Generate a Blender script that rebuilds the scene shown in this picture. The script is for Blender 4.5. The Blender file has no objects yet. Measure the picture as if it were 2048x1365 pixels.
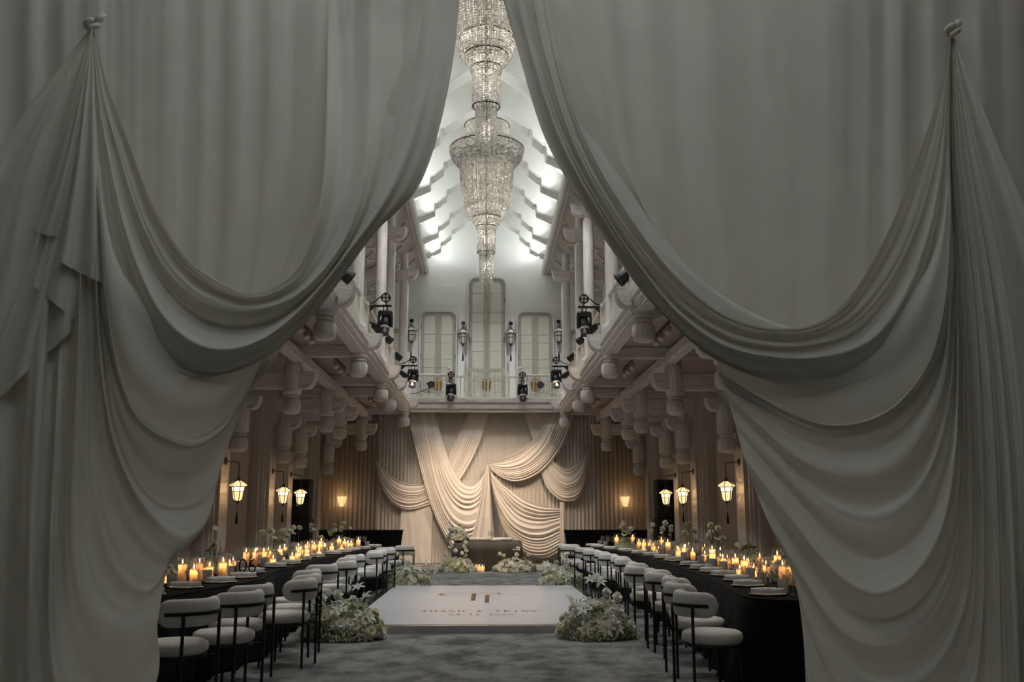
import bpy, math, random
from mathutils import Vector, Matrix
rnd = random.Random(7)
R = math.radians
PI = math.pi
sc = bpy.context.scene
COL = sc.collection

# ------------------------------------------------------------------ camera, world, exposure
FPX, PITCH, YAW, CH = 1900.0, 10.38, 1.66, 1.40
cam_d = bpy.data.cameras.new('camera')
cam_d.sensor_width = 36.0
cam_d.lens = 36.0 * FPX / 2048.0
cam_d.clip_end = 200
cam_d.dof.use_dof = True
cam_d.dof.focus_distance = 16.0
cam_d.dof.aperture_fstop = 4.5
cam = bpy.data.objects.new('camera', cam_d)
cam.location = (0, 0, CH)
cam.rotation_euler = (R(90 + PITCH), 0, R(-YAW))
COL.objects.link(cam)
sc.camera = cam
CR = cam.rotation_euler.to_matrix()

world = bpy.data.worlds.new('world')
sc.world = world
world.use_nodes = True
wb = world.node_tree.nodes['Background']
wb.inputs[0].default_value = (0.93, 0.97, 1.0, 1)
wb.inputs[1].default_value = 1.55
sc.view_settings.view_transform = 'Standard'
sc.view_settings.look = 'None'
sc.view_settings.gamma = 1.0
sc.view_settings.use_curve_mapping = False
sc.view_settings.exposure = 0.0
cy = sc.cycles
cy.max_bounces = 5; cy.diffuse_bounces = 3; cy.glossy_bounces = 2; cy.transmission_bounces = 3; cy.transparent_max_bounces = 8
cy.caustics_reflective = False; cy.caustics_refractive = False
cy.adaptive_threshold = 0.15; cy.adaptive_min_samples = 14

def area(name, loc, target, sx, sy, power, col, spread=180):
    d = bpy.data.lights.new(name, 'AREA')
    d.shape = 'RECTANGLE'; d.size = sx; d.size_y = sy; d.energy = power; d.color = col; d.spread = R(spread)
    o = bpy.data.objects.new(name, d); COL.objects.link(o)
    o.location = loc
    o.rotation_euler = (Vector(target) - Vector(loc)).to_track_quat('-Z', 'Y').to_euler()
    return o

def spot(name, loc, target, power, col, size=30, blend=0.6, rad=0.06):
    d = bpy.data.lights.new(name, 'SPOT')
    d.energy = power; d.color = col; d.spot_size = R(size); d.spot_blend = blend; d.shadow_soft_size = rad
    o = bpy.data.objects.new(name, d); COL.objects.link(o)
    o.location = loc
    o.rotation_euler = (Vector(target) - Vector(loc)).to_track_quat('-Z', 'Y').to_euler()
    return o

def point(name, loc, power, col, rad=0.01, parent=None):
    d = bpy.data.lights.new(name, 'POINT')
    d.energy = power; d.color = col; d.shadow_soft_size = rad
    o = bpy.data.objects.new(name, d); COL.objects.link(o)
    o.location = loc; o.parent = parent
    return o

BEAM_Y = [28.75, 27.1, 25.0, 22.9, 20.8, 18.7, 16.6, 14.5, 12.4, 10.3, 8.2]
ROOF_P, STAGE_P, NAVE_P, CRYSTAL_FILL_P, NAVE_FILL_P, TRACK_P = 9.0, 760.0, 420.0, 36.0, 150.0, 42.0
for i in range(len(BEAM_Y) - 1):                       # cove lamps on the roof ledge, between the beams
    ym = (BEAM_Y[i] + BEAM_Y[i + 1]) / 2 + 0.35
    for s in (-1, 1):
        area('cove_lamp', (s * 1.74, ym, 9.52), (s * 0.5, ym, 11.3), 1.1, 0.30, ROOF_P, (0.97, 1.0, 0.96), 150)
        if i % 2 == 0 and i < 9: spot('added_nave_fill', (s * 1.60, ym, 9.30), (s * 0.9, ym + 0.6, 0.0), NAVE_FILL_P * 2, (0.97, 1.0, 0.97), 115, 1.0, 0.10)  # added fill for the nave, no fixture hangs here
for s in (-1, 1):
    area('cove_lamp', (s * 1.74, 29.7, 9.52), (s * 0.5, 29.7, 11.3), 0.8, 0.10, ROOF_P * 1.5, (0.97, 1.0, 0.96), 150)

# ------------------------------------------------------------------ pixel helpers (2048 x 1365 frame)
def ray(px, py):
    return CR @ Vector(((px - 1024.0) / FPX, -(py - 682.5) / FPX, -1.0))
def at_y(px, py, Y):
    d = ray(px, py); t = Y / d.y
    return Vector((d.x * t, Y, CH + d.z * t))
def at_z(px, py, Z):
    d = ray(px, py); t = (Z - CH) / d.z
    return Vector((d.x * t, d.y * t, Z))

# ------------------------------------------------------------------ materials
MATS = {}
def nt(name):
    m = bpy.data.materials.new(name); m.use_nodes = True
    MATS[name] = m
    t = m.node_tree
    for n in list(t.nodes): t.nodes.remove(n)
    out = t.nodes.new('ShaderNodeOutputMaterial')
    return m, t, out
def nd(t, kind, **kw):
    n = t.nodes.new(kind)
    for k, v in kw.items():
        if k.startswith('_'): n.inputs[k[1:].replace('_', ' ')].default_value = v
        else: setattr(n, k, v)
    return n
def lk(t, a, ao, b, bi): t.links.new(a.outputs[ao], b.inputs[bi])

def noise_col(t, c0, c1, scale, sx=(1, 1, 1), detail=4, lo=0.35, hi=0.65, coord='Object'):
    tc = nd(t, 'ShaderNodeTexCoord')
    mp = nd(t, 'ShaderNodeMapping'); mp.inputs['Scale'].default_value = sx
    nz = nd(t, 'ShaderNodeTexNoise'); nz.inputs['Scale'].default_value = scale; nz.inputs['Detail'].default_value = detail
    rp = nd(t, 'ShaderNodeValToRGB')
    rp.color_ramp.elements[0].position = lo; rp.color_ramp.elements[1].position = hi
    rp.color_ramp.elements[0].color = (*c0, 1); rp.color_ramp.elements[1].color = (*c1, 1)
    lk(t, tc, coord, mp, 'Vector'); lk(t, mp, 0, nz, 'Vector'); lk(t, nz, 'Fac', rp, 'Fac')
    return rp, nz

def princ(name, col, rough=0.7, metal=0.0, vary=0.12, scale=6.0, sx=(1, 1, 1), bump=0.0, bscale=None, spec=0.3, c1=None, lo=0.35, hi=0.65):
    m, t, out = nt(name)
    b = nd(t, 'ShaderNodeBsdfPrincipled')
    b.inputs['Roughness'].default_value = rough; b.inputs['Metallic'].default_value = metal
    b.inputs['Specular IOR Level'].default_value = spec
    c0 = tuple(c * (1 - vary) for c in col)
    rp, nz = noise_col(t, c0, c1 or col, scale, sx, lo=lo, hi=hi)
    lk(t, rp, 'Color', b, 'Base Color')
    if bump > 0:
        n2 = nd(t, 'ShaderNodeTexNoise'); n2.inputs['Scale'].default_value = bscale or scale * 8
        tc = nd(t, 'ShaderNodeTexCoord'); lk(t, tc, 'Object', n2, 'Vector')
        bp = nd(t, 'ShaderNodeBump'); bp.inputs['Strength'].default_value = bump; bp.inputs['Distance'].default_value = 0.01
        lk(t, n2, 'Fac', bp, 'Height'); lk(t, bp, 'Normal', b, 'Normal')
    lk(t, b, 0, out, 0)
    return m

def cloth(name, col, trans=0.3, transp=0.0, bump=0.12, bscale=260, tcol=None):
    m, t, out = nt(name)
    rp, nz = noise_col(t, tuple(c * 0.93 for c in col), col, 3.0)
    df = nd(t, 'ShaderNodeBsdfDiffuse'); tl = nd(t, 'ShaderNodeBsdfTranslucent')
    lk(t, rp, 'Color', df, 'Color')
    if tcol: tl.inputs['Color'].default_value = (*tcol, 1)
    else: lk(t, rp, 'Color', tl, 'Color')
    n2 = nd(t, 'ShaderNodeTexNoise'); n2.inputs['Scale'].default_value = bscale; n2.inputs['Detail'].default_value = 2
    tc = nd(t, 'ShaderNodeTexCoord'); lk(t, tc, 'Object', n2, 'Vector')
    bp = nd(t, 'ShaderNodeBump'); bp.inputs['Strength'].default_value = bump; bp.inputs['Distance'].default_value = 0.004
    lk(t, n2, 'Fac', bp, 'Height'); lk(t, bp, 'Normal', df, 'Normal')
    mx = nd(t, 'ShaderNodeMixShader'); mx.inputs[0].default_value = trans
    lk(t, df, 0, mx, 1); lk(t, tl, 0, mx, 2)
    last = mx
    if transp > 0:
        tp = nd(t, 'ShaderNodeBsdfTransparent')
        m2 = nd(t, 'ShaderNodeMixShader'); m2.inputs[0].default_value = transp
        lk(t, mx, 0, m2, 1); lk(t, tp, 0, m2, 2); last = m2
    lk(t, last, 0, out, 0)
    return m

def emit(name, col, strength, c1=None, clear=0.0):
    m, t, out = nt(name)
    e = nd(t, 'ShaderNodeEmission'); e.inputs[1].default_value = strength
    rp, nz = noise_col(t, col, c1 or col, 14.0)
    lk(t, rp, 'Color', e, 'Color')
    if clear:
        tp = nd(t, 'ShaderNodeBsdfTransparent'); mx = nd(t, 'ShaderNodeMixShader'); mx.inputs[0].default_value = clear
        lk(t, e, 0, mx, 1); lk(t, tp, 0, mx, 2); lk(t, mx, 0, out, 0)
    else: lk(t, e, 0, out, 0)
    return m

def thin_glass(name, tint=(1, 1, 1), refl=0.12, rough=0.03, rim_white=0.03):
    m, t, out = nt(name)
    tp = nd(t, 'ShaderNodeBsdfTransparent'); tp.inputs[0].default_value = (*tint, 1)
    gl = nd(t, 'ShaderNodeBsdfGlossy'); gl.inputs['Roughness'].default_value = rough
    fr = nd(t, 'ShaderNodeLayerWeight'); fr.inputs['Blend'].default_value = 0.25
    mt = nd(t, 'ShaderNodeMath', operation='MULTIPLY_ADD'); mt.inputs[1].default_value = 0.85; mt.inputs[2].default_value = refl * 0.5
    mx = nd(t, 'ShaderNodeMixShader')
    lk(t, fr, 'Facing', mt, 0); lk(t, mt, 0, mx, 0); lk(t, tp, 0, mx, 1); lk(t, gl, 0, mx, 2)
    tl = nd(t, 'ShaderNodeBsdfTranslucent'); m2 = nd(t, 'ShaderNodeMixShader'); m2.inputs[0].default_value = rim_white  # white mixed into the glass, standing in for its bright rims
    lk(t, mx, 0, m2, 1); lk(t, tl, 0, m2, 2); lk(t, m2, 0, out, 0)
    return m

def crystal_mat():
    m, t, out = nt('crystal')
    gl = nd(t, 'ShaderNodeBsdfGlossy'); gl.inputs['Roughness'].default_value = 0.18; gl.inputs['Color'].default_value = (0.92, 0.89, 0.85, 1)
    tl = nd(t, 'ShaderNodeBsdfTranslucent'); tl.inputs['Color'].default_value = (0.93, 0.9, 0.86, 1)
    df = nd(t, 'ShaderNodeBsdfDiffuse')
    rp, nz = noise_col(t, (0.84, 0.81, 0.77), (0.97, 0.95, 0.91), 9.0)
    lk(t, rp, 'Color', df, 'Color')
    a = nd(t, 'ShaderNodeMixShader'); a.inputs[0].default_value = 0.5
    b = nd(t, 'ShaderNodeMixShader'); b.inputs[0].default_value = 0.10
    lk(t, df, 0, a, 1); lk(t, tl, 0, a, 2); lk(t, a, 0, b, 1); lk(t, gl, 0, b, 2); lk(t, b, 0, out, 0)
    return m

def carpet_mat():
    m, t, out = nt('carpet')
    b = nd(t, 'ShaderNodeBsdfPrincipled'); b.inputs['Roughness'].default_value = 0.95; b.inputs['Specular IOR Level'].default_value = 0.05
    rp, nz = noise_col(t, (0.13, 0.128, 0.127), (0.34, 0.333, 0.33), 1.6, (1.5, 1.1, 1.0), detail=9, lo=0.38, hi=0.58)
    nz.inputs['Roughness'].default_value = 0.68
    n3 = nd(t, 'ShaderNodeTexNoise'); n3.inputs['Scale'].default_value = 160
    tc = nd(t, 'ShaderNodeTexCoord'); lk(t, tc, 'Object', n3, 'Vector')
    mx = nd(t, 'ShaderNodeMixRGB', blend_type='MULTIPLY'); mx.inputs[0].default_value = 0.35
    lk(t, rp, 'Color', mx, 1); lk(t, n3, 'Color', mx, 2); 
    bw = nd(t, 'ShaderNodeRGBToBW'); lk(t, n3, 'Color', bw, 0); lk(t, bw, 0, mx, 2)
    lk(t, mx, 0, b, 'Base Color')
    bp = nd(t, 'ShaderNodeBump'); bp.inputs['Strength'].default_value = 0.5; bp.inputs['Distance'].default_value = 0.01
    lk(t, n3, 'Fac', bp, 'Height'); lk(t, bp, 'Normal', b, 'Normal'); lk(t, b, 0, out, 0)
    return m

def wax_mat():
    m, t, out = nt('candle_wax')
    rp, nz = noise_col(t, (0.93, 0.72, 0.48), (0.96, 0.80, 0.58), 20.0)
    df = nd(t, 'ShaderNodeBsdfDiffuse'); tl = nd(t, 'ShaderNodeBsdfTranslucent')
    lk(t, rp, 'Color', df, 'Color'); lk(t, rp, 'Color', tl, 'Color')
    mx = nd(t, 'ShaderNodeMixShader'); mx.inputs[0].default_value = 0.6
    lk(t, df, 0, mx, 1); lk(t, tl, 0, mx, 2); lk(t, mx, 0, out, 0)
    return m

carpet_mat(); wax_mat(); crystal_mat()
cloth('ivory_curtain', (0.80, 0.79, 0.72), 0.30, 0.0, 0.18, 300, (0.80, 0.77, 0.62))
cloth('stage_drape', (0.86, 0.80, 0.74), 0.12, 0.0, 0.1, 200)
cloth('stage_drape_shaded', (0.68, 0.64, 0.59), 0.12, 0.0, 0.1, 200)  # swag cloth made darker: the shadow behind the swags is in the colour
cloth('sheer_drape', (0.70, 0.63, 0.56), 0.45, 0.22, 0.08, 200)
cloth('white_napkin', (0.86, 0.86, 0.86), 0.15)
cloth('petal_white', (0.92, 0.92, 0.84), 0.35)
cloth('petal_cream', (0.86, 0.83, 0.60), 0.35)
cloth('petal_green', (0.62, 0.68, 0.42), 0.35)
cloth('leaf_green', (0.16, 0.22, 0.10), 0.25)
cloth('pale_green', (0.52, 0.55, 0.34), 0.2)
cloth('tiny_bloom', (0.84, 0.84, 0.68), 0.3)
princ('plaster_white', (0.80, 0.81, 0.80), 0.85, vary=0.04, scale=40, bump=0.08, bscale=120)
princ('roof_white', (0.84, 0.85, 0.82), 0.8, vary=0.03, scale=10)
princ('slot_grey', (0.42, 0.44, 0.45), 0.5, vary=0.06, scale=4)
princ('dark_line', (0.06, 0.06, 0.06), 0.5)
princ('aisle_wall', (0.50, 0.43, 0.36), 0.85, vary=0.06, scale=8)
princ('pilaster_paint', (0.66, 0.60, 0.55), 0.6, vary=0.05, scale=6)
princ('aisle_ceiling', (0.50, 0.42, 0.38), 0.9, vary=0.06, scale=5)
W0, W1 = (0.86, 0.81, 0.775), 0.42
princ('timber_upright', W0, 0.65, vary=W1, scale=1.0, sx=(70, 70, 2.6), lo=0.30, hi=0.58, bump=0.15, bscale=60)
princ('timber_along', W0, 0.65, vary=W1, scale=1.0, sx=(70, 2.6, 70), lo=0.30, hi=0.58, bump=0.15, bscale=60)
princ('timber_across', W0, 0.65, vary=W1, scale=1.0, sx=(2.6, 70, 70), lo=0.30, hi=0.58, bump=0.15, bscale=60)
princ('painted_rail', (0.86, 0.81, 0.72), 0.6, vary=0.06, scale=10)
princ('door_frame_paint', (0.40, 0.385, 0.34), 0.6, vary=0.06, scale=8)
princ('door_fabric', (0.62, 0.59, 0.53), 0.8, vary=0.05, scale=30, bump=0.1)
princ('brass_plate', (0.45, 0.28, 0.08), 0.35, metal=0.9)
princ('bronze', (0.10, 0.08, 0.065), 0.45, metal=0.5)
princ('black_metal', (0.018, 0.018, 0.019), 0.45)
princ('black_plastic', (0.016, 0.016, 0.018), 0.38, spec=0.5)
princ('black_cloth', (0.012, 0.011, 0.011), 0.9, vary=0.3, spec=0.1)
princ('black_satin', (0.035, 0.028, 0.022), 0.42, vary=0.25, spec=0.5)
princ('lens_glass', (0.10, 0.11, 0.13), 0.12, spec=0.8)
princ('lens_warm', (0.62, 0.5, 0.42), 0.3)
princ('boucle', (0.82, 0.80, 0.76), 0.95, vary=0.16, scale=55, bump=0.55, bscale=150, spec=0.05)
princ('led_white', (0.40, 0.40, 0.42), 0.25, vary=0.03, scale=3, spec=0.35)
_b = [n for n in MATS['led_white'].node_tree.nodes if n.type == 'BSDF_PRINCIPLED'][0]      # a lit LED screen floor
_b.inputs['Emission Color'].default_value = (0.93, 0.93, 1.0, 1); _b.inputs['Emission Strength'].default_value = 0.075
princ('platform_grey', (0.58, 0.58, 0.62), 0.8, vary=0.1, scale=5)
princ('mirror_edge', (0.55, 0.58, 0.52), 0.12, metal=0.9)
princ('print_brown', (0.20, 0.12, 0.07), 0.8, spec=0.05)
princ('gold_rim', (0.75, 0.55, 0.22), 0.25, metal=1.0)
princ('charger_glass', (0.55, 0.52, 0.46), 0.2, spec=0.6)
princ('steel_cutlery', (0.6, 0.58, 0.55), 0.25, metal=1.0)
cloth('frosted_tumbler', (0.88, 0.85, 0.85), 0.45)
princ('wick', (0.02, 0.015, 0.01), 0.9)
princ('unlit_glass', (0.62, 0.62, 0.58), 0.4)
princ('loudspeaker_black', (0.010, 0.010, 0.011), 0.7, bump=0.2, bscale=200)
princ('mould_trim', (0.66, 0.65, 0.61), 0.6, vary=0.05)
princ('lattice_panel', (0.60, 0.56, 0.52), 0.8, vary=0.08, scale=9)
princ('lattice_strip_paint', (0.78, 0.74, 0.68), 0.7)
princ('stem_green', (0.10, 0.16, 0.06), 0.7)
emit('flame', (1.0, 0.60, 0.22), 9.0)
emit('lantern_glow', (1.0, 0.64, 0.28), 1.5, (1.0, 0.72, 0.36), 0.3)
emit('lantern_core', (1.0, 0.80, 0.46), 2.6, (1.0, 0.84, 0.52), 0.3)
emit('sconce_glow', (1.0, 0.62, 0.28), 3.6)
thin_glass('clear_glass')
thin_glass('stemware', refl=0.3, rim_white=0.10)

# ------------------------------------------------------------------ mesh helpers
class MB:
    def __init__(s): s.v = []; s.f = []
    def add(s, vs, fs):
        o = len(s.v); s.v += [tuple(v) for v in vs]; s.f += [tuple(i + o for i in f) for f in fs]; return s
    def box(s, x0, x1, y0, y1, z0, z1):
        vs = [(x0, y0, z0), (x1, y0, z0), (x1, y1, z0), (x0, y1, z0), (x0, y0, z1), (x1, y0, z1), (x1, y1, z1), (x0, y1, z1)]
        return s.add(vs, [(0, 3, 2, 1), (4, 5, 6, 7), (0, 1, 5, 4), (1, 2, 6, 5), (2, 3, 7, 6), (3, 0, 4, 7)])
    def bbox(s, x0, x1, y0, y1, z0, z1, b=0.01):   # box with chamfered edges
        ax = [(x0, x0 + b, x1 - b, x1), (y0, y0 + b, y1 - b, y1), (z0, z0 + b, z1 - b, z1)]
        vs, idx = [], {}
        for i in range(4):
            for j in range(4):
                for k in range(4):
                    e = (i in (0, 3)) + (j in (0, 3)) + (k in (0, 3))
                    if e == 1: idx[i, j, k] = len(vs); vs.append((ax[0][i], ax[1][j], ax[2][k]))
        g = lambda *a: idx[a]
        fs = []
        for e in (0, 3):
            fs.append([g(e, 1, 1), g(e, 2, 1), g(e, 2, 2), g(e, 1, 2)]); fs.append([g(1, e, 1), g(2, e, 1), g(2, e, 2), g(1, e, 2)]); fs.append([g(1, 1, e), g(2, 1, e), g(2, 2, e), g(1, 2, e)])
        for a in (0, 3):
            for b2 in (0, 3):
                a1 = 1 if a == 0 else 2; b1 = 1 if b2 == 0 else 2
                fs.append([g(a, b1, 1), g(a, b1, 2), g(a1, b2, 2), g(a1, b2, 1)])
                fs.append([g(a, 1, b1), g(a, 2, b1), g(a1, 2, b2), g(a1, 1, b2)])
                fs.append([g(1, a, b1), g(2, a, b1), g(2, a1, b2), g(1, a1, b2)])
                for c in (0, 3):
                    c1 = 1 if c == 0 else 2
                    fs.append([g(a, b1, c1), g(a1, b2, c1), g(a1, b1, c)])
        return s.add(vs, fs)
    def lathe(s, prof, n=16, c=(0, 0, 0), a0=0, a1=2 * PI, cap=True):
        full = abs(a1 - a0 - 2 * PI) < 1e-6
        m = n if full else n + 1
        vs = []
        for r, z in prof:
            for i in range(m):
                a = a0 + (a1 - a0) * i / n
                vs.append((c[0] + r * math.cos(a), c[1] + r * math.sin(a), c[2] + z))
        fs = []
        for j in range(len(prof) - 1):
            for i in range(n):
                i2 = (i + 1) % m if full else i + 1
                fs.append((j * m + i, j * m + i2, (j + 1) * m + i2, (j + 1) * m + i))
        if cap and full:
            if prof[0][0] > 1e-4: fs.append(tuple(reversed(range(m))))
            if prof[-1][0] > 1e-4: fs.append(tuple((len(prof) - 1) * m + i for i in range(m)))
        return s.add(vs, fs)
    def tube(s, pts, r, n=8, close=False):
        P = [Vector(p) for p in pts]; vs = []; fs = []
        N = len(P)
        up0 = None
        for i, p in enumerate(P):
            a = P[i - 1] if (i > 0 or close) else P[i]; b = P[(i + 1) % N] if (i < N - 1 or close) else P[i]
            d = (b - a).normalized()
            if up0 is None:
                up0 = Vector((0, 0, 1)) if abs(d.z) < 0.9 else Vector((1, 0, 0))
            x = d.cross(up0)
            if x.length < 1e-4: x = d.cross(Vector((0, 1, 0)))
            x.normalize(); y = x.cross(d).normalized()
            rr = r[i] if isinstance(r, (list, tuple)) else r
            for k in range(n):
                an = 2 * PI * k / n
                vs.append(p + x * (rr * math.cos(an)) + y * (rr * math.sin(an)))
        M = N if close else N - 1
        for i in range(M):
            for k in range(n):
                k2 = (k + 1) % n; i2 = (i + 1) % N
                fs.append((i * n + k, i * n + k2, i2 * n + k2, i2 * n + k))
        if not close:
            fs.append(tuple(reversed(range(n)))); fs.append(tuple((N - 1) * n + k for k in range(n)))
        return s.add(vs, fs)
    def prism(s, poly, axis, a0, a1):     # poly in the other two axes (in x,y,z order), extruded along axis
        n = len(poly); vs = []
        for a in (a0, a1):
            for p in poly:
                vs.append((a, p[0], p[1]) if axis == 'x' else (p[0], a, p[1]) if axis == 'y' else (p[0], p[1], a))
        fs = [tuple(range(n)), tuple(reversed(range(n, 2 * n)))]
        for i in range(n): fs.append((i, (i + 1) % n, n + (i + 1) % n, n + i))
        return s.add(vs, fs)
    def grid(s, rows, closed=False):       # rows of equal length
        m = len(rows[0]); vs = [p for r in rows for p in r]; fs = []
        for j in range(len(rows) - 1):
            for i in range(m - 1 if not closed else m):
                i2 = (i + 1) % m
                fs.append((j * m + i, j * m + i2, (j + 1) * m + i2, (j + 1) * m + i))
        return s.add(vs, fs)
    def mesh(s, name, mat, smooth=False):
        me = bpy.data.meshes.new(name)
        me.from_pydata(s.v, [], s.f)
        me.materials.append(MATS[mat])
        if smooth:
            me.polygons.foreach_set('use_smooth', [True] * len(me.polygons))
            if smooth != 'all':
                try: me.set_sharp_from_angle(angle=R(42))
                except Exception: pass
        me.update()
        return me
    def build(s, name, mat, parent=None, smooth=False, **kw):
        return put(name, s.mesh(name, mat, smooth), parent, **kw)

def put(name, me, parent=None, loc=(0, 0, 0), rot=(0, 0, 0), scale=(1, 1, 1)):
    o = bpy.data.objects.new(name, me); COL.objects.link(o)
    o.location = loc; o.rotation_euler = rot; o.scale = scale if not isinstance(scale, (int, float)) else (scale,) * 3
    o.parent = parent
    return o
def tag(o, label=None, cat=None, group=None, kind=None):
    if label: o['label'] = label
    if cat: o['category'] = cat
    if group: o['group'] = group
    if kind: o['kind'] = kind
    return o
def empty(name, loc=(0, 0, 0), rz=0.0):
    o = bpy.data.objects.new(name, None); COL.objects.link(o)
    o.location = loc; o.rotation_euler = (0, 0, rz); o.empty_display_size = 0.1
    return o
def copy_tree(o, parent=None):
    c = o.copy(); COL.objects.link(c); c.parent = parent
    for ch in list(o.children): copy_tree(ch, c)
    return c
ORD = ['first', 'second', 'third', 'fourth', 'fifth', 'sixth', 'seventh', 'eighth', 'ninth', 'tenth', 'eleventh', 'twelfth', 'thirteenth',
       'fourteenth', 'fifteenth', 'sixteenth', 'seventeenth', 'eighteenth', 'nineteenth']
def ordn(i):
    if i < 19: return ORD[i]
    tens = ['twentieth', 'thirtieth', 'fortieth', 'fiftieth', 'sixtieth', 'seventieth']
    base = ['twenty', 'thirty', 'forty', 'fifty', 'sixty', 'seventy']
    n = i + 1; q, r_ = divmod(n, 10)
    return tens[q - 2] if r_ == 0 else base[q - 2] + '-' + ORD[r_ - 1]
SIDE = {-1: 'left', 1: 'right'}

def resample(pts, n):
    P = [Vector((*p, 0)) if len(p) == 2 else Vector(p) for p in pts]
    # Catmull-Rom densify then arc-length resample
    D = []
    for i in range(len(P) - 1):
        p0 = P[max(i - 1, 0)]; p1 = P[i]; p2 = P[i + 1]; p3 = P[min(i + 2, len(P) - 1)]
        for k in range(8):
            t = k / 8.0
            D.append(0.5 * ((2 * p1) + (p2 - p0) * t + (2 * p0 - 5 * p1 + 4 * p2 - p3) * t * t + (3 * p1 - p0 - 3 * p2 + p3) * t ** 3))
    D.append(P[-1])
    L = [0.0]
    for i in range(1, len(D)): L.append(L[-1] + (D[i] - D[i - 1]).length)
    out = []; j = 0
    for k in range(n):
        s_ = L[-1] * k / (n - 1)
        while j < len(L) - 2 and L[j + 1] < s_: j += 1
        d = L[j + 1] - L[j]
        out.append(D[j].lerp(D[j + 1], (s_ - L[j]) / d if d > 1e-9 else 0))
    return out
def cr1(a, b, c, d, t):
    return 0.5 * ((2 * b) + (c - a) * t + (2 * a - 5 * b + 4 * c - d) * t * t + (3 * b - a - 3 * c + d) * t ** 3)
def loft_keys(keys, ns, per):
    """rows of (t, [points]) between key polylines"""
    K = [resample(k, ns) for k in keys]; rows = []
    m = len(K)
    for i in range(m - 1):
        for q in range(per + (1 if i == m - 2 else 0)):
            t = q / per
            row = [cr1(K[max(i - 1, 0)][s_], K[i][s_], K[i + 1][s_], K[min(i + 2, m - 1)][s_], t) for s_ in range(ns)]
            rows.append((i + t, row))
    return rows

# ------------------------------------------------------------------ the setting
XW, YB, YU = 5.05, 28.95, 30.5
ZB0, ZB1 = 4.25, 4.75          # balcony fascia
def struct(o, label=None):
    o['kind'] = 'structure'
    if label: o['label'] = label
    return o
m = MB(); m.add([(-7, -7, 0), (7, -7, 0), (7, 31, 0), (-7, 31, 0)], [(0, 1, 2, 3)])
struct(m.build('floor', 'carpet'), 'mottled grey carpet floor of the hall')
for s in (-1, 1):
    MB().box(min(s * XW, s * (XW + .2)), max(s * XW, s * (XW + .2)), -6.5, 31, 0, 8.2).build('wall_' + SIDE[s], 'aisle_wall')
    struct(bpy.data.objects['wall_' + SIDE[s]], f'brown plaster side wall behind the {SIDE[s]} lanterns')
struct(MB().box(-XW, XW, YB, YB + .15, 0, 4.6).build('wall_back', 'aisle_wall'), 'end wall behind the pleated stage drapes')
struct(MB().box(-XW, XW, YU, YU + .2, 4.3, 12.6).build('wall_gable', 'plaster_white'), 'white gable wall above the end balcony')
struct(MB().box(-6.5, 6.5, 5.9, 6.0, 5.55, 12.6).build('wall_header_added', 'plaster_white'), 'unseen white header wall above the entrance curtains, keeping sky light out')  # out of view, added to keep sky light out of the hall
struct(MB().box(-6.5, 6.5, -6.6, -6.4, 0, 8.2).build('wall_foyer_added', 'aisle_wall'), 'added unseen foyer end wall that limits light on the curtains')  # unseen wall, added so that foyer light comes only from above

for s in (-1, 1):
    struct(MB().box(min(s * 1.9, s * 6.5), max(s * 1.9, s * 6.5), -6.5, 6.0, 7.0, 7.15).build(f'ceiling_foyer_added_{SIDE[s]}', 'aisle_ceiling'), f'added unseen foyer ceiling {SIDE[s]} of the gap that lights the curtains')  # unseen slab, added to darken the outer edges of the curtains
struct(MB().box(-1.9, 1.9, -6.5, -0.6, 7.0, 7.15).build('ceiling_foyer_added_rear', 'aisle_ceiling'), 'added unseen foyer ceiling behind the gap that lights the curtains')  # unseen slab, added to narrow the opening overhead
# roof: two slopes, stepped beams, ledge mouldings, side lattice ceilings
Z_TR, X_TR = 9.36, 1.94
m = MB()
for s in (-1, 1):
    m.add([(s * 2.0, 5.9, 9.75), (s * 2.0, 30.6, 9.75), (0, 30.6, 12.05), (0, 5.9, 12.05)], [(0, 1, 2, 3)])
struct(m.build('ceiling', 'roof_white'), 'steep white gable ceiling above the nave')

def step_profile():
    """lower edge of a roof beam on the right half, from the ledge up to the ridge"""
    pts = [(2.0, 9.36)]
    def run(x, z): pts.append((x, z))
    def stepup(x, z, h, r=0.07):
        # s-shaped step: concave nib then round shoulder
        for k in range(1, 6):
            a = PI / 2 * k / 5
            pts.append((x - r * math.sin(a) * 0.6, z + r * (1 - math.cos(a))))
        xx, zz = pts[-1]
        pts.append((xx, z + h - r * 1.2))
        for k in range(1, 6):
            a = PI / 2 * k / 5
            pts.append((xx - r * 1.3 * (1 - math.cos(a)), z + h - r * 1.2 + r * 1.2 * math.sin(a)))
    run(1.45, 9.62); stepup(1.45, 9.62, 0.25)
    x, z = pts[-1]; run(1.12, z + 0.17); stepup(1.12, z + 0.17, 0.23)
    x, z = pts[-1]; run(0.0, z + x * 0.68)
    return pts
PROF = step_profile()
def beam_mesh():
    m = MB()
    low = [(x, z) for x, z in PROF] 
    full = low + [(-x, z) for x, z in reversed(low[:-1])]
    top = lambda x: 12.05 - abs(x) * 1.15
    for (y0, y1, dz) in ((0.0, 0.62, 0.0), (0.02, 0.10, -0.035)):
        rows = []
        vs = []; n = len(full)
        for (yy) in (y0, y1):
            for x, z in full: vs.append((x, yy, z + dz))
            for x, z in full: vs.append((x, yy, max(top(x), z + 0.05)))
        fs = []
        for i in range(n - 1):
            fs.append((i, i + 1, n + i + 1, n + i))                       # front
            fs.append((2 * n + i + 1, 2 * n + i, 3 * n + i, 3 * n + i + 1))
            fs.append((i + 1, i, 2 * n + i, 2 * n + i + 1))               # soffit
        m.add(vs, fs)
    return m.mesh('roof_beam', 'roof_white', False)
BM = beam_mesh()
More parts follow.
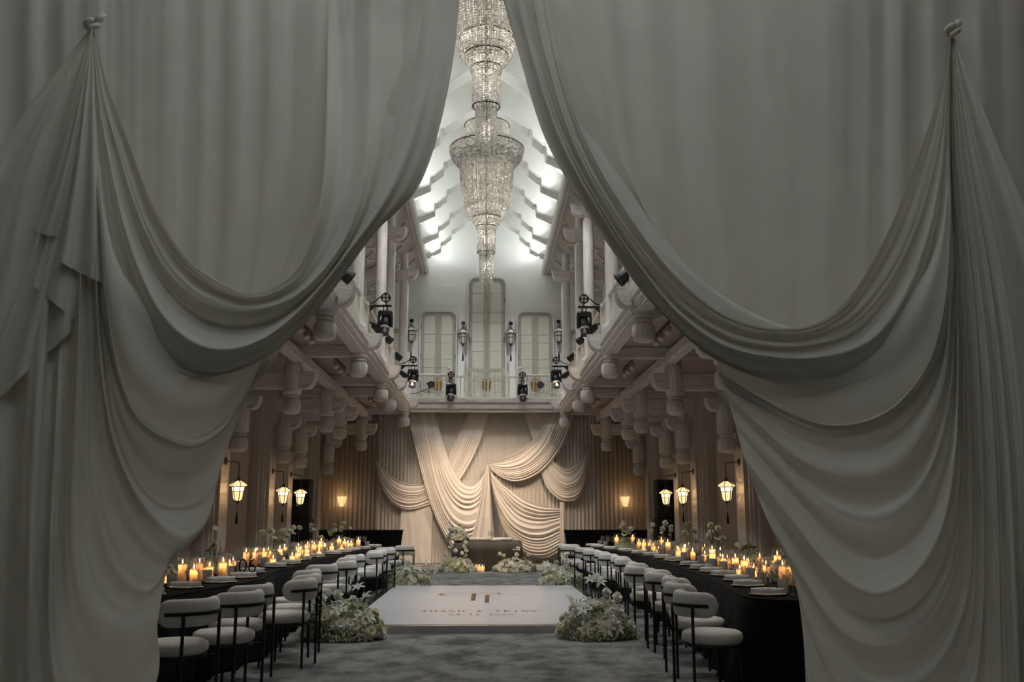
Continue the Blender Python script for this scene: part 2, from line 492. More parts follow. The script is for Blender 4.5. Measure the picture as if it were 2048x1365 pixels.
for i, y in enumerate(reversed(BEAM_Y)):
    o = put('roof_beam', BM, None, loc=(0, y, 0))
    struct(o, f'{ordn(i)} white stepped roof beam from the entrance'); o['group'] = 'stepped roof beams'
# flat grey panels: dimness of the rounded roof openings put into the colour
def slot_mesh(s):
    m = MB(); pts = []
    for cx, cz, a0 in ((0.12, .0, 90), (0.98, .0, -90)):
        pass
    L0, L1, h = 0.22, 1.12, 0.55
    out = []
    r = 0.2
    for (cu, cv, a0) in ((L1 - r, h - r, 0), (L0 + .01, h - .01, 90), (L0 + .01, .01, 180), (L1 - r, r, 270)):
        rr = r if cu > 0.5 else 0.01
        for k in range(6):
            a = R(a0 + 90 * k / 5); out.append((cu + rr * math.cos(a), cv + rr * math.sin(a)))
    n = len(out); vs = []
    for d in (0.03, 0.06):
        for u, v in out: vs.append((s * u, v, 12.05 - u * 1.15 - d))
    fs = [tuple(range(n)), tuple(reversed(range(n, 2 * n)))] + [(i, (i + 1) % n, n + (i + 1) % n, n + i) for i in range(n)]
    return m.add(vs, fs)
def slot_line(s):
    m = MB(); m.box(0, 1, -0.012, 0.012, 0, 1)
    vs = []
    for u in (0.3, 1.05):
        for dv in (-0.015, 0.015):
            for d in (0.06, 0.09): vs.append((s * u, dv, 12.05 - u * 1.15 - d))
    m = MB(); m.add(vs, [(0, 1, 3, 2), (4, 6, 7, 5), (0, 4, 5, 1), (2, 3, 7, 6), (1, 5, 7, 3), (0, 2, 6, 4)])
    return m
SL = {s: (slot_mesh(s).mesh('dim_slot', 'slot_grey'), slot_line(s).mesh('slot_edge', 'dark_line')) for s in (-1, 1)}
for i in range(len(BEAM_Y) - 1, 0, -1):
    for s in (-1, 1):
        o = put('dim_slot', SL[s][0], None, loc=(0, BEAM_Y[i] + 0.85, 0))
        struct(o, f'{ordn(len(BEAM_Y) - 1 - i)} grey rounded slot from the entrance on the {SIDE[s]} roof slope'); o['group'] = 'roof slots'
        put('slot_edge', SL[s][1], o, loc=(0, 0.56, 0))
for s in (-1, 1):
    m = MB()
    prof = [(1.86, 9.27), (1.86, 9.50), (1.92, 9.52), (1.95, 9.42), (2.00, 9.42), (2.02, 9.52), (2.06, 9.52), (2.10, 9.30), (2.06, 9.22), (1.99, 9.26), (1.95, 9.20), (1.90, 9.22)]
    m.prism([(s * x, z) for x, z in prof], 'y', 5.9, 30.5)
    struct(m.build(f'trim_{1 if s < 0 else 2}', 'mould_trim'), f'grooved white ledge moulding along the {SIDE[s]} roof edge')
    m = MB(); z_o = 9.3 - 0.46 * (XW - 2.02)
    m.add([(s * 2.02, 5.9, 9.3), (s * 2.02, 30.6, 9.3), (s * XW, 30.6, z_o), (s * XW, 5.9, z_o)], [(0, 1, 2, 3)])
    lc = struct(m.build(f'ceiling_{SIDE[s]}', 'lattice_panel'), f'sloping lattice ceiling over the {SIDE[s]} gallery')
    # lattice strips: broken zigzag of raised battens
    m = MB(); zz = lambda x: 9.3 - 0.46 * (x - 2.02) - 0.012
    def strip(x0, y0, x1, y1, w=0.016):
        a = Vector((x0, y0, 0)); b = Vector((x1, y1, 0)); d = (b - a).normalized(); n_ = Vector((-d.y, d.x, 0)) * w
        vs = []
        for p in (a - n_, a + n_, b + n_, b - n_):
            vs.append((s * p.x, p.y, zz(p.x))); 
        vs += [(v[0], v[1], v[2] - 0.03) for v in vs]
        m.add(vs, [(0, 1, 2, 3), (7, 6, 5, 4), (0, 4, 5, 1), (1, 5, 6, 2), (2, 6, 7, 3), (3, 7, 4, 0)])
    y = 10.0; row = 0
    while y < 30.2:
        x = 2.15 + (0.25 if row % 2 else 0)
        while x < 4.9:
            strip(x, y, x + 0.25, y + 0.32); strip(x + 0.25, y + 0.32, x + 0.5, y)
            if (int(x * 4) + row) % 2 == 0: strip(x, y, x, y - 0.30)
            x += 0.5
        y += 0.62; row += 1
    o = m.build('lattice_strips', 'lattice_strip_paint', lc); o['kind'] = 'stuff'

# bays of the galleries
BAYS = [10.0, 13.75, 17.5, 21.4, 23.4, 27.6]
XN, X2, X3 = 2.35, 3.55, 4.48
BUD = [(0.02, 0.0), (0.10, 0.004), (0.145, 0.025), (0.168, 0.07), (0.175, 0.14), (0.172, 0.22), (0.155, 0.262), (0.118, 0.275), (0.118, 0.288), (0.138, 0.298), (0.142, 0.322), (0.122, 0.34),
       (0.118, 0.352), (0.15, 0.362), (0.165, 0.39), (0.15, 0.415), (0.165, 0.44), (0.20, 0.50), (0.205, 0.53)]
def ribbed(prof, n=24, amp=0.018):       # lathe with shallow vertical ribs
    m = MB(); vs = []
    for r, z in prof:
        for i in range(n):
            a = 2 * PI * i / n
            rr = r * (1 - amp * (i % 2))
            vs.append((rr * math.cos(a), rr * math.sin(a), z))
    fs = [(j * n + i, j * n + (i + 1) % n, (j + 1) * n + (i + 1) % n, (j + 1) * n + i) for j in range(len(prof) - 1) for i in range(n)]
    fs.append(tuple(reversed(range(n)))); fs.append(tuple((len(prof) - 1) * n + i for i in range(n)))
    return m.add(vs, fs)
BUD_ME = ribbed(BUD).mesh('lotus_bud', 'timber_upright', True)
DRUM = [(r, z) for r, z in BUD if z < 0.36] + [(0.15, 0.362), (0.172, 0.38), (0.178, 0.42), (0.178, 0.86), (0.165, 0.90), (0.12, 0.91)]
DRUM_ME = ribbed(DRUM).mesh('lotus_bud', 'timber_upright', True)
def boat(s):     # boat-shaped bracket arm, from x=0 into the nave (towards -s)
    m = MB(); pts = []
    L, H = 0.42, 0.30
    pts = [(0, 0.0), (L * 0.55, 0.0)]
    for k in range(1, 8):
        a = PI / 2 * k / 7
        pts.append((L * 0.55 + (L * 0.42) * math.sin(a), 0.0 + (H * 0.86) * (1 - math.cos(a))))
    pts += [(L, H), (0, H)]
    vs = []
    n = len(pts)
    for w, k in ((-0.09, .96), (-0.13, 1.0)):
        pass
    for y_, sc_ in ((-0.12, 0.93), (-0.095, 1.0), (0.095, 1.0), (0.12, 0.93)):
        for x, z in pts: vs.append((-s * x * sc_, y_, H - (H - z) * sc_))
    fs = [tuple(range(n)), tuple(reversed(range(3 * n, 4 * n)))]
    for q in range(3):
        for i in range(n): fs.append((q * n + i, q * n + (i + 1) % n, (q + 1) * n + (i + 1) % n, (q + 1) * n + i))
    return m.add(vs, fs)
BOAT = {s: boat(s).mesh('bracket_arm', 'timber_across', False) for s in (-1, 1)}
SHAFT = MB().lathe([(0.13, 4.38), (0.13, 4.72), (0.10, 4.78), (0.14, 4.84), (0.14, 4.9), (0.13, 4.92)], 16).mesh('post_shaft', 'timber_upright', True)
COLM = MB().lathe([(0.135, 4.75), (0.15, 4.80), (0.135, 4.86), (0.13, 5.6), (0.13, 8.12), (0.125, 8.2), (0.10, 8.24), (0.10, 8.28), (0.125, 8.3), (0.125, 8.62), (0.11, 8.66), (0.105, 9.15)], 20).mesh('column', 'timber_upright', True)
SCROLL = MB().lathe([(0.02, -0.15), (0.16, -0.15), (0.165, -0.1), (0.165, 0.1), (0.16, 0.15), (0.02, 0.15)], 16).mesh('scroll', 'timber_across', True)
MB2 = {}
for s in (-1, 1):
    for bi, y in enumerate(BAYS):
        nm = f'{ordn(bi)} bay from the entrance, {SIDE[s]} gallery'
        g = f'hanging posts of the galleries'
        r1 = struct(empty('hanging_post', (s * XN, y, 0)), f'pale lotus-bud hanging post at the nave edge, {nm}'); r1['group'] = g
        put('lotus_bud', BUD_ME, r1, loc=(0, 0, 3.91)); put('post_shaft', SHAFT, r1); put('bracket_arm', BOAT[s], r1, loc=(-s * 0.02, 0, 4.42))
        c = struct(empty('gallery_column', (s * (XN + 0.06), y, 0)), f'tall pale timber column on the balcony, {nm}'); c['group'] = 'columns of the galleries'
        put('column_shaft', COLM, c); put('bracket_arm', BOAT[s], c, loc=(0, 0, 8.30)); put('scroll', SCROLL, c, loc=(s * 0.02, 0, 8.42), rot=(PI / 2, 0, 0))
        MB().bbox(min(0, s * 1.3), max(0, s * 1.3), -0.1, 0.1, 8.3, 8.55).build('tie_beam', 'timber_across', c)
        c2 = struct(empty('gallery_column', (s * 3.62, y, 0)), f'rear timber column deep in the gallery, {nm}'); c2['group'] = 'columns of the galleries'
        put('column_shaft', COLM, c2, scale=(0.9, 0.9, 0.93))
        r2 = struct(empty('hanging_post', (s * X2, y, 0)), f'pale lotus-bud hanging post in mid aisle, {nm}'); r2['group'] = g
        put('lotus_bud', DRUM_ME, r2, loc=(0, 0, 3.22)); MB().lathe([(0.14, 4.1), (0.14, 4.52)], 14).build('post_shaft', 'timber_upright', r2, True)
        put('bracket_arm', BOAT[s], r2, loc=(-s * 0.06, 0, 3.68), scale=(0.95, 1, 1.05))
        MB().bbox(min(0, s * 1.45), max(0, s * 1.45), -0.11, 0.11, 3.68, 4.0, 0.015).build('arm_beam', 'timber_across', r2)
        r3 = struct(empty('hanging_post', (s * X3, y, 0)), f'pale lotus-bud hanging post beside the wall, {nm}'); r3['group'] = g
        put('lotus_bud', DRUM_ME, r3, loc=(0, 0, 2.52)); MB().lathe([(0.12, 3.4), (0.12, 3.8)], 14).build('post_shaft', 'timber_upright', r3, True)
        put('bracket_arm', BOAT[s], r3, loc=(-s * 0.05, 0, 3.30), scale=(0.8, .9, .8))
        # cross beam under the gallery floor
        cb = struct(MB().bbox(min(s * (XN + .1), s * XW), max(s * (XN + .1), s * XW), y - 0.1, y + 0.1, 4.28, 4.5, 0.015).build('cross_beam', 'timber_across'), f'timber cross beam under the balcony, {nm}')
        cb['group'] = 'cross beams under the galleries'
    # fascia with stepped mouldings, balcony floor, aisle soffit, inner long beam
    fp = [(2.24, 4.36), (2.24, 4.42), (2.19, 4.45), (2.19, 4.51), (2.15, 4.54), (2.15, 4.66), (2.21, 4.68), (2.21, 4.75), (2.46, 4.75), (2.46, 4.36)]
    struct(MB().prism([(s * x, z) for x, z in fp], 'y', 6.0, 28.4).build('fascia_beam', 'timber_along'), f'moulded timber fascia along the {SIDE[s]} balcony edge')
    struct(MB().box(min(s * 2.4, s * XW), max(s * 2.4, s * XW), 6.0, 30.5, 4.5, 4.75).build(f'floor_{SIDE[s]}_gallery', 'aisle_ceiling'), f'floor slab of the {SIDE[s]} gallery')
    struct(MB().bbox(min(s * 3.36, s * 3.56), max(s * 3.36, s * 3.56), 6.0, 28.8, 4.18, 4.38, .015).build('long_beam', 'timber_along'), f'long timber beam under the {SIDE[s]} gallery')
# end balcony
struct(MB().box(-2.5, 2.5, 28.2, 30.5, 4.42, 4.78).build('floor_end_balcony', 'mould_trim'), 'floor of the end balcony')
m = MB(); m.prism([(28.05, 4.40), (28.05, 4.46), (28.0, 4.5), (28.0, 4.64), (27.95, 4.68), (27.95, 4.79), (28.25, 4.79), (28.25, 4.40)], 'x', -2.2, 2.2)
struct(m.build('fascia_beam', 'timber_across'), 'grey moulded fascia of the end balcony above the stage drapes')

# pilasters along the walls
PIL = MB()
for y0, y1, x in ((-0.55, 0.55, 0.18), (-0.45, 0.45, 0.25), (-0.38, 0.38, 0.29), (-0.28, 0.28, 0.36)):
    PIL.box(-x, 0.02, y0, y1, 0, 8.0)
PILM = {1: PIL.mesh('pilaster', 'pilaster_paint')}
p2 = MB()
for y0, y1, x in ((-0.55, 0.55, 0.18), (-0.45, 0.45, 0.25), (-0.38, 0.38, 0.29), (-0.28, 0.28, 0.36)):
    p2.box(-0.02, x, y0, y1, 0, 8.0)
PILM[-1] = p2.mesh('pilaster', 'pilaster_paint')
k = 3
for s in (-1, 1):
    for bi, y in enumerate(BAYS):
        struct(put(f'trim_{k}', PILM[s], None, loc=(s * XW, y, 0)), f'stepped wall pilaster, {ordn(bi)} from the entrance on the {SIDE[s]} wall'); k += 1

# upper doors
def arch(x0, x1, z0, z1, r, n=6):
    pts = [(x0, z0), (x1, z0)]
    for k in range(n + 1):
        a = PI / 2 * k / n; pts.append((x1 - r + r * math.cos(a), z1 - r + r * math.sin(a)))
    for k in range(n + 1):
        a = PI / 2 + PI / 2 * k / n; pts.append((x0 + r + r * math.cos(a), z1 - r + r * math.sin(a)))
    return pts
def ring(m, outer, inner, y0, y1):
    n = len(outer); vs = [(x, y0, z) for x, z in outer] + [(x, y0, z) for x, z in inner] + [(x, y1, z) for x, z in outer] + [(x, y1, z) for x, z in inner]
    fs = []
    for i in range(n):
        j = (i + 1) % n
        fs += [(i, j, n + j, n + i), (n + i, n + j, 3 * n + j, 3 * n + i), (j, i, 2 * n + i, 2 * n + j)]
    m.add(vs, fs)
def door(idx, cx, hw, ztop, rows, label):
    z0 = 4.78
    root = struct(empty(f'door_{idx}', (cx, YU, 0)), label)
    m = MB(); r = 0.28
    ring(m, arch(-hw, hw, z0, ztop, r), arch(-hw + .05, hw - .05, z0, ztop - .05, r - .05), -0.10, 0.0)
    m.build('surround', 'mould_trim', root)
    for s in (-1, 1):
        lf = MB(); a, b = (0.004, hw - 0.055) 
        pts = arch(-hw + .05, hw - .05, z0, ztop - .05, r - .05)
        half = [(x, z) for x, z in pts if x * s >= -1e-6]
        half.append((s * a, ztop - .05)); half.append((s * a, z0))
        half.sort(key=lambda p: math.atan2(p[1] - (z0 + ztop) / 2, p[0] - s * hw / 2))
        lf.prism(half, 'y', -0.045, -0.005)
        leaf = lf.build('door_leaf', 'door_frame_paint', root)
        x0, x1 = 0.105, hw - 0.165
        zs = [z0 + 0.22]
        tot = ztop - 0.17 - zs[0]
        for q in range(len(rows)): zs.append(zs[-1] + tot * rows[q] / sum(rows))
        for q in range(len(rows)):
            pm = MB(); za, zb = zs[q] + .006, zs[q + 1] - .006
            if q == len(rows) - 1:
                rr = 0.14; pl = [(s * x0, za), (s * x1, za)] + [(s * (x1 - rr + rr * math.cos(PI / 2 * t / 5)), zb - rr + rr * math.sin(PI / 2 * t / 5)) for t in range(6)] + [(s * x0, zb)]
            else: pl = [(s * x0, za), (s * x1, za), (s * x1, zb), (s * x0, zb)]
            pm.prism(pl, 'y', -0.058, -0.03); pm.build('panel', 'door_fabric', leaf)
        for q in (0.2, 0.5, 0.8):
            zz_ = z0 + (ztop - z0) * q
            MB().lathe([(0.018, 0), (0.018, 0.16)], 8, (s * (hw - .05), -0.075, zz_)).build('hinge', 'bronze', leaf)
        pl = MB(); pl.lathe([(0.0, 0), (0.15, 0.0), (0.15, 0.02), (0.0, 0.02)], 20, a0=-PI / 2 if s > 0 else PI / 2, a1=PI / 2 if s > 0 else 3 * PI / 2, cap=False)
        pl.build('push_plate', 'brass_plate', leaf, loc=(s * 0.006, -0.062, 5.55), rot=(PI / 2, 0, 0), scale=(1, 1.35, 1))
    return root
door(1, 0.06, 0.64, 9.12, [2, 1, 2, 1, 2, 1, 2, 1.2], 'tall double door with rounded top in the middle of the gable wall')
door(2, -1.52, 0.62, 7.98, [2, 2, 1, 2, 1, 2.3], 'shorter rounded double door on the left of the gable wall')
door(3, 1.64, 0.62, 7.98, [2, 2, 1, 2, 1, 2.3], 'shorter rounded double door on the right of the gable wall')
door(4, -3.2, 0.62, 7.4, [2, 1, 2, 1, 2], 'rounded door behind the columns at the left end of the gable wall')
door(5, 3.3, 0.62, 7.4, [2, 1, 2, 1, 2], 'rounded door behind the columns at the right end of the gable wall')

# ------------------------------------------------------------------ railings
BAL = MB().box(-0.015, 0.015, -0.015, 0.015, 4.86, 5.46).mesh('baluster', 'painted_rail')
RPOST = MB().box(-0.045, 0.045, -0.045, 0.045, 4.75, 5.58).mesh('rail_post', 'painted_rail')
for s in (-1, 1):
    r = tag(empty('balcony_railing', (s * 2.36, 0, 0)), f'cream balustrade along the {SIDE[s]} side balcony', 'railing')
    MB().bbox(-0.045, 0.045, 9.0, 28.1, 5.46, 5.53, .01).build('top_rail', 'painted_rail', r)
    MB().box(-0.03, 0.03, 9.0, 28.1, 4.83, 4.87).build('bottom_rail', 'painted_rail', r)
    for i in range(11): put('rail_post', RPOST, r, loc=(0, 9.2 + i * 1.88, 0))
    for i in range(146): put('baluster', BAL, r, loc=(0, 9.1 + i * 0.13, 0))
r = tag(empty('balcony_railing', (0, 28.08, 0)), 'cream balustrade with a scrolled centre on the end balcony', 'railing')
for s in (-1, 1):
    a, b = sorted((s * 1.1, s * 2.2))
    MB().bbox(a, b, -0.04, 0.04, 5.47, 5.53, .01).build('top_rail', 'painted_rail', r)
    MB().bbox(s * 1.06 - .075, s * 1.06 + .075, -0.075, 0.075, 4.78, 5.62, .015).build('newel_post', 'painted_rail', r)
    MB().lathe([(0.03, 0), (0.05, .02), (0.07, .07), (0.06, .12), (0.0, .15)], 14, (s * 1.06, 0, 5.62)).build('newel_knob', 'painted_rail', r, True)
    for zq in (4.98, 5.32):
        MB().box(a, b, -0.016, 0.016, zq, zq + .03).build('cross_rail', 'painted_rail', r)
    for i in range(11):
        MB().box(s * (1.16 + i * .1) - .016 - (.012 if i == 5 else 0), s * (1.16 + i * .1) + .016 + (.012 if i == 5 else 0), -0.012, 0.012, 4.82, 5.48).build('baluster', 'painted_rail', r)
MB().bbox(-2.2, 2.2, -0.05, 0.05, 4.78, 4.84, .01).build('bottom_rail', 'painted_rail', r)
for zq in (4.98, 5.32, 5.40):
    MB().box(-0.62, 0.62, -0.014, 0.014, zq, zq + .026).build('cross_rail', 'painted_rail', r)
# scrolled head rail
hr_top = [(-1.0, 5.47), (-.72, 5.47), (-.62, 5.52), (-.60, 5.60), (-.60, 5.70), (-.55, 5.73), (-.46, 5.71), (-.3, 5.72), (0, 5.66), (.3, 5.72), (.46, 5.71), (.55, 5.73), (.60, 5.70), (.60, 5.60), (.62, 5.52), (.72, 5.47), (1.0, 5.47)]
hr_bot = [(-1.0, 5.42), (-.70, 5.42), (-.58, 5.44), (-.52, 5.50), (-.5, 5.60), (-.47, 5.64), (-.4, 5.62), (-.3, 5.63), (0, 5.57), (.3, 5.63), (.4, 5.62), (.47, 5.64), (.5, 5.60), (.52, 5.50), (.58, 5.44), (.70, 5.42), (1.0, 5.42)]
m = MB(); n = len(hr_top); vs = [(x, -.03, z) for x, z in hr_top] + [(x, -.03, z) for x, z in hr_bot] + [(x, .03, z) for x, z in hr_top] + [(x, .03, z) for x, z in hr_bot]
fs = []
for i in range(n - 1): fs += [(i, i + 1, n + i + 1, n + i), (2 * n + i + 1, 2 * n + i, 3 * n + i, 3 * n + i + 1), (i + 1, i, 2 * n + i, 2 * n + i + 1), (n + i, n + i + 1, 3 * n + i + 1, 3 * n + i)]
m.add(vs, fs); m.build('scrolled_rail', 'painted_rail', r)
for i in range(13):
    x = -0.6 + i * 0.1; w = 0.026 if i % 2 == 1 else 0.015
    MB().box(x - w, x + w, -0.013, 0.013, 4.84 if i % 2 else 4.99, 5.60 if abs(x) < .5 else 5.45).build('baluster', 'painted_rail', r)
for s in (-1, 1):
    for w in (0.72, 0.98): MB().box(s * w - .02, s * w + .02, -.02, .02, 4.82, 5.44).build('baluster', 'painted_rail', r)

# ------------------------------------------------------------------ stage lights
def moving_head(loc, s, pipe, label, tilt=20, par=True):
    r = tag(empty('stage_light', loc), label, 'stage light', 'black stage lights on the balconies')
    if pipe:
        MB().box(min(-s * .12, s * pipe), max(-s * .12, s * pipe), -0.02, 0.02, 0.0, 0.04).build('mounting_pipe', 'black_metal', r)
        MB().prism([(s * (pipe - .12), 0), (s * pipe, 0), (s * pipe, -0.1)], 'y', -.02, .02).build('gusset', 'black_metal', r)
    m = MB(); m.box(-0.05, -0.03, -.015, .015, -0.1, 0.05); m.build('clamp', 'black_metal', r)
    m = MB(); m.box(0.03, 0.05, -.015, .015, -0.1, 0.05); m.build('clamp', 'black_metal', r)
    MB().bbox(-0.145, 0.145, -0.09, 0.09, -0.19, -0.08, .03).build('base', 'black_plastic', r)
    for q in (-1, 1): MB().bbox(q * .13 - .022, q * .13 + .022, -0.06, 0.06, -0.42, -0.17, .012).build('yoke_arm', 'black_plastic', r)
    hd = MB().lathe([(0.05, 0.19), (0.09, 0.17), (0.108, 0.08), (0.108, -0.02), (0.085, -0.05), (0.095, -0.16), (0.098, -0.22), (0.08, -0.225)], 20, cap=False)
    h = hd.build('head', 'black_plastic', r, True, loc=(0, 0, -0.37), rot=(R(-tilt), 0, R(10 * s)))
    MB().lathe([(0.0, -0.222), (0.078, -0.222), (0.078, -0.216), (0, -.216)], 18, cap=False).build('lens', 'lens_glass', h, True)
    MB().lathe([(0.0955, -0.045), (0.0965, -0.095)], 20, cap=False).build('reflector_band', 'frosted_tumbler', h, True)
    if par:
        p = MB().lathe([(0.05, 0.12), (0.09, 0.08), (0.10, 0.0), (0.10, -0.03), (0.085, -0.03)], 18, cap=False)
        b = p.build('par_can', 'black_plastic', r, True, loc=(0, 0, 0.19), rot=(R(-80), 0, R(8 * s)))
        MB().lathe([(0, -.012), (.085, -.012)], 18, cap=False).build('par_face', 'black_metal', b)
        for qx in (-1, 1):
            for qy in (-1, 1): MB().lathe([(0, -.02), (.03, -.02), (.032, -.012)], 12, (qx * .037, qy * .037, 0), cap=False).build('par_lens', 'lens_warm', b)
        MB().box(-.012, .012, -.012, .012, 0.03, 0.12).build('par_bracket', 'black_metal', r)
    return r
for s in (-1, 1):
    w = SIDE[s]
    moving_head((s * 2.0, 18.75, 5.52), s, 0.33, f'large black moving head on a pipe off the {w} balcony rail')
    moving_head((s * 1.97, 25.9, 5.42), s, 0.33, f'black moving head on a pipe near the far end of the {w} balcony')
    moving_head((-0.99 if s < 0 else 1.12, 27.9, 5.30), s, 0, f'black moving head in front of the end balcony, {w} of the scrolled rail')
# small rail spots
def rail_spot(loc, aim, label, sc_=1.0):
    r = tag(empty('rail_spotlight', loc), label, 'spotlight', 'small spotlights on the balcony rails')
    q = (Vector(aim) - Vector(loc)).to_track_quat('-Z', 'Y').to_euler()
    b = MB().lathe([(0.03, 0.14), (0.06, 0.12), (0.075, 0.03), (0.09, -0.07), (0.09, -0.085), (0.075, -0.085)], 18, cap=False).build('can', 'black_plastic', r, True, rot=q, scale=sc_)
    MB().lathe([(0, -0.07), (0.078, -0.07)], 18, cap=False).build('lens', 'lens_glass', b)
    MB().tube([(0.09, 0, 0.02), (0.1, 0, 0.1), (0.0, 0, 0.19), (-0.1, 0, 0.1), (-0.09, 0, 0.02)], 0.012, 6).build('yoke', 'black_metal', b)
    MB().box(-.014, .014, -.014, .014, -.2, -0.02).build('stand_post', 'painted_rail', r)
    return r
for s in (-1, 1):
    w = SIDE[s]
    names = ['nearest the entrance curtain', 'below the large moving head', 'beyond the large moving head', 'next to the far column', 'under the far moving head', ]
    for (y, dx, z, sc_), nm in zip(((14.9, -.12, 5.2, 1.35), (18.9, -.22, 5.1, 1.2), (21.9, -.1, 5.45, 1.1), (24.4, -.1, 5.45, 1.1), (25.6, -.16, 5.15, 1.0)), names):
        rail_spot((s * (2.36 + dx), y, z), (s * 0.6, y + 0.3 if y < 20 else y + 1.5, 4.0), f'small black spotlight on the {w} balcony rail, {nm}', sc_)
    rail_spot((-1.6 if s < 0 else 1.66, 27.98, 5.22), (s * 1.2, 22, 3.0), f'round black spotlight hung on the end balcony rail, {w} section', 1.1)
# cables
def cable(pts, label):
    m = MB(); m.tube([v for v in resample(pts, 24)], 0.012, 5)
    return tag(m.build('cable', 'black_metal', None, True), label, 'cable')
for s in (-1, 1):
    cable([(s * 2.36, 18.8, 5.6), (s * 2.24, 18.78, 5.62), (s * 2.12, 18.76, 5.72), (s * 2.0, 18.75, 5.74)], f'black cable from the {SIDE[s]} rail to the large moving head')
    cable([(s * 2.34, 25.9, 5.5), (s * 2.2, 25.9, 5.52), (s * 2.05, 25.9, 5.62), (s * 1.97, 25.9, 5.62)], f'black cable from the {SIDE[s]} rail to the far moving head')
cable([(-2.2, 28.02, 4.92), (-2.0, 28.0, 4.95), (-1.75, 28.0, 5.05), (-1.6, 28.0, 5.12)], 'black cable drooping along the end balcony balusters')
# track spots under the galleries
for s in (-1, 1):
    for bi, y in enumerate((8.3, 11.9, 15.6, 19.4, 25.2)):
        if bi < 4: spot('track_lamp', (s * 2.95, y, 4.28), (s * 2.6, y + 0.2, 0.0), TRACK_P, (1.0, 0.86, 0.74), 105, 0.9, 0.06)
        r = tag(empty('track_light', (s * 2.98, y, 4.45)), f'dark track light under the {SIDE[s]} gallery, {ordn(bi)} from the entrance', 'track light', 'track lights under the galleries')
        MB().box(-.015, .015, -.75, .75, 0, 0.05).build('track', 'bronze', r)
        for q in (-0.5, 0.1, .55):
            h = MB().lathe([(0.03, .1), (.05, .08), (.052, -.06), (.045, -.06)], 12).build('spot_head', 'pilaster_paint', r, True, loc=(0, q, -.1), rot=(R(-35), R(20 * s), 0))
            MB().lathe([(0, -.05), (.045, -.05)], 12, cap=False).build('lens', 'black_metal', h)
# warm wash lamps of the rig (on the rails and moving heads), aimed at the head table and the third bay brackets
WARM = (1.0, 0.74, 0.51)
for s in (-1, 1):
    spot('stage_wash', (s * 1.93, 25.6, 4.93), (s * 0.15, 28.0, 0.5), STAGE_P, WARM, 84, 1.0, 0.35)
    spot('table_wash', (s * 1.97, 18.7, 4.95), (0.1, 24.7, 0.3), 950.0, WARM, 20, 0.9, 0.08)
    spot('nave_wash', (s * 1.95, 18.75, 5.0), (s * 0.2, 13.5, 0.0), NAVE_P, (0.95, 0.98, 1.0), 75, 1.0, 0.12)
    spot('rail_wash', (s * 2.0, 19.2, 5.05), (s * 2.25, 21.6, 4.45), 26.0, (1.0, 0.66, 0.36), 30, 0.5, 0.05)

# ------------------------------------------------------------------ chandeliers
def strands(m, r0, z0, r1, z1, n, bead, sway=0.0, curve=None, gap=1.0):
    L = math.hypot(z0 - z1, r0 - r1); k = max(2, int(L / (bead * 1.9 * gap)))
    for i in range(n):
        a = 2 * PI * (i + 0.5 * rnd.random()) / n
        for j in range(k):
            if rnd.random() < 0.05: continue
            t = (j + 0.5) / k
            rr = curve(t) if curve else r0 + (r1 - r0) * t
            rr += rnd.uniform(-1, 1) * bead * 0.35
            z = z0 + (z1 - z0) * t
            x, y = rr * math.cos(a), rr * math.sin(a)
            b = bead * rnd.uniform(0.75, 1.1); h = b * 1.25
            ca, sa = math.cos(a + rnd.random()), math.sin(a + rnd.random())
            vs = [(x, y, z + h), (x + b * ca, y + b * sa, z), (x - b * sa, y + b * ca, z), (x - b * ca, y - b * sa, z), (x + b * sa, y - b * ca, z), (x, y, z - h)]
            m.add(vs, [(0, 1, 2), (0, 2, 3), (0, 3, 4), (0, 4, 1), (5, 2, 1), (5, 3, 2), (5, 4, 3), (5, 1, 4)])
def torus(R_, r_, z, n=40):
    return MB().tube([(R_ * math.cos(2 * PI * i / n), R_ * math.sin(2 * PI * i / n), z) for i in range(n)], r_, 6, close=True)
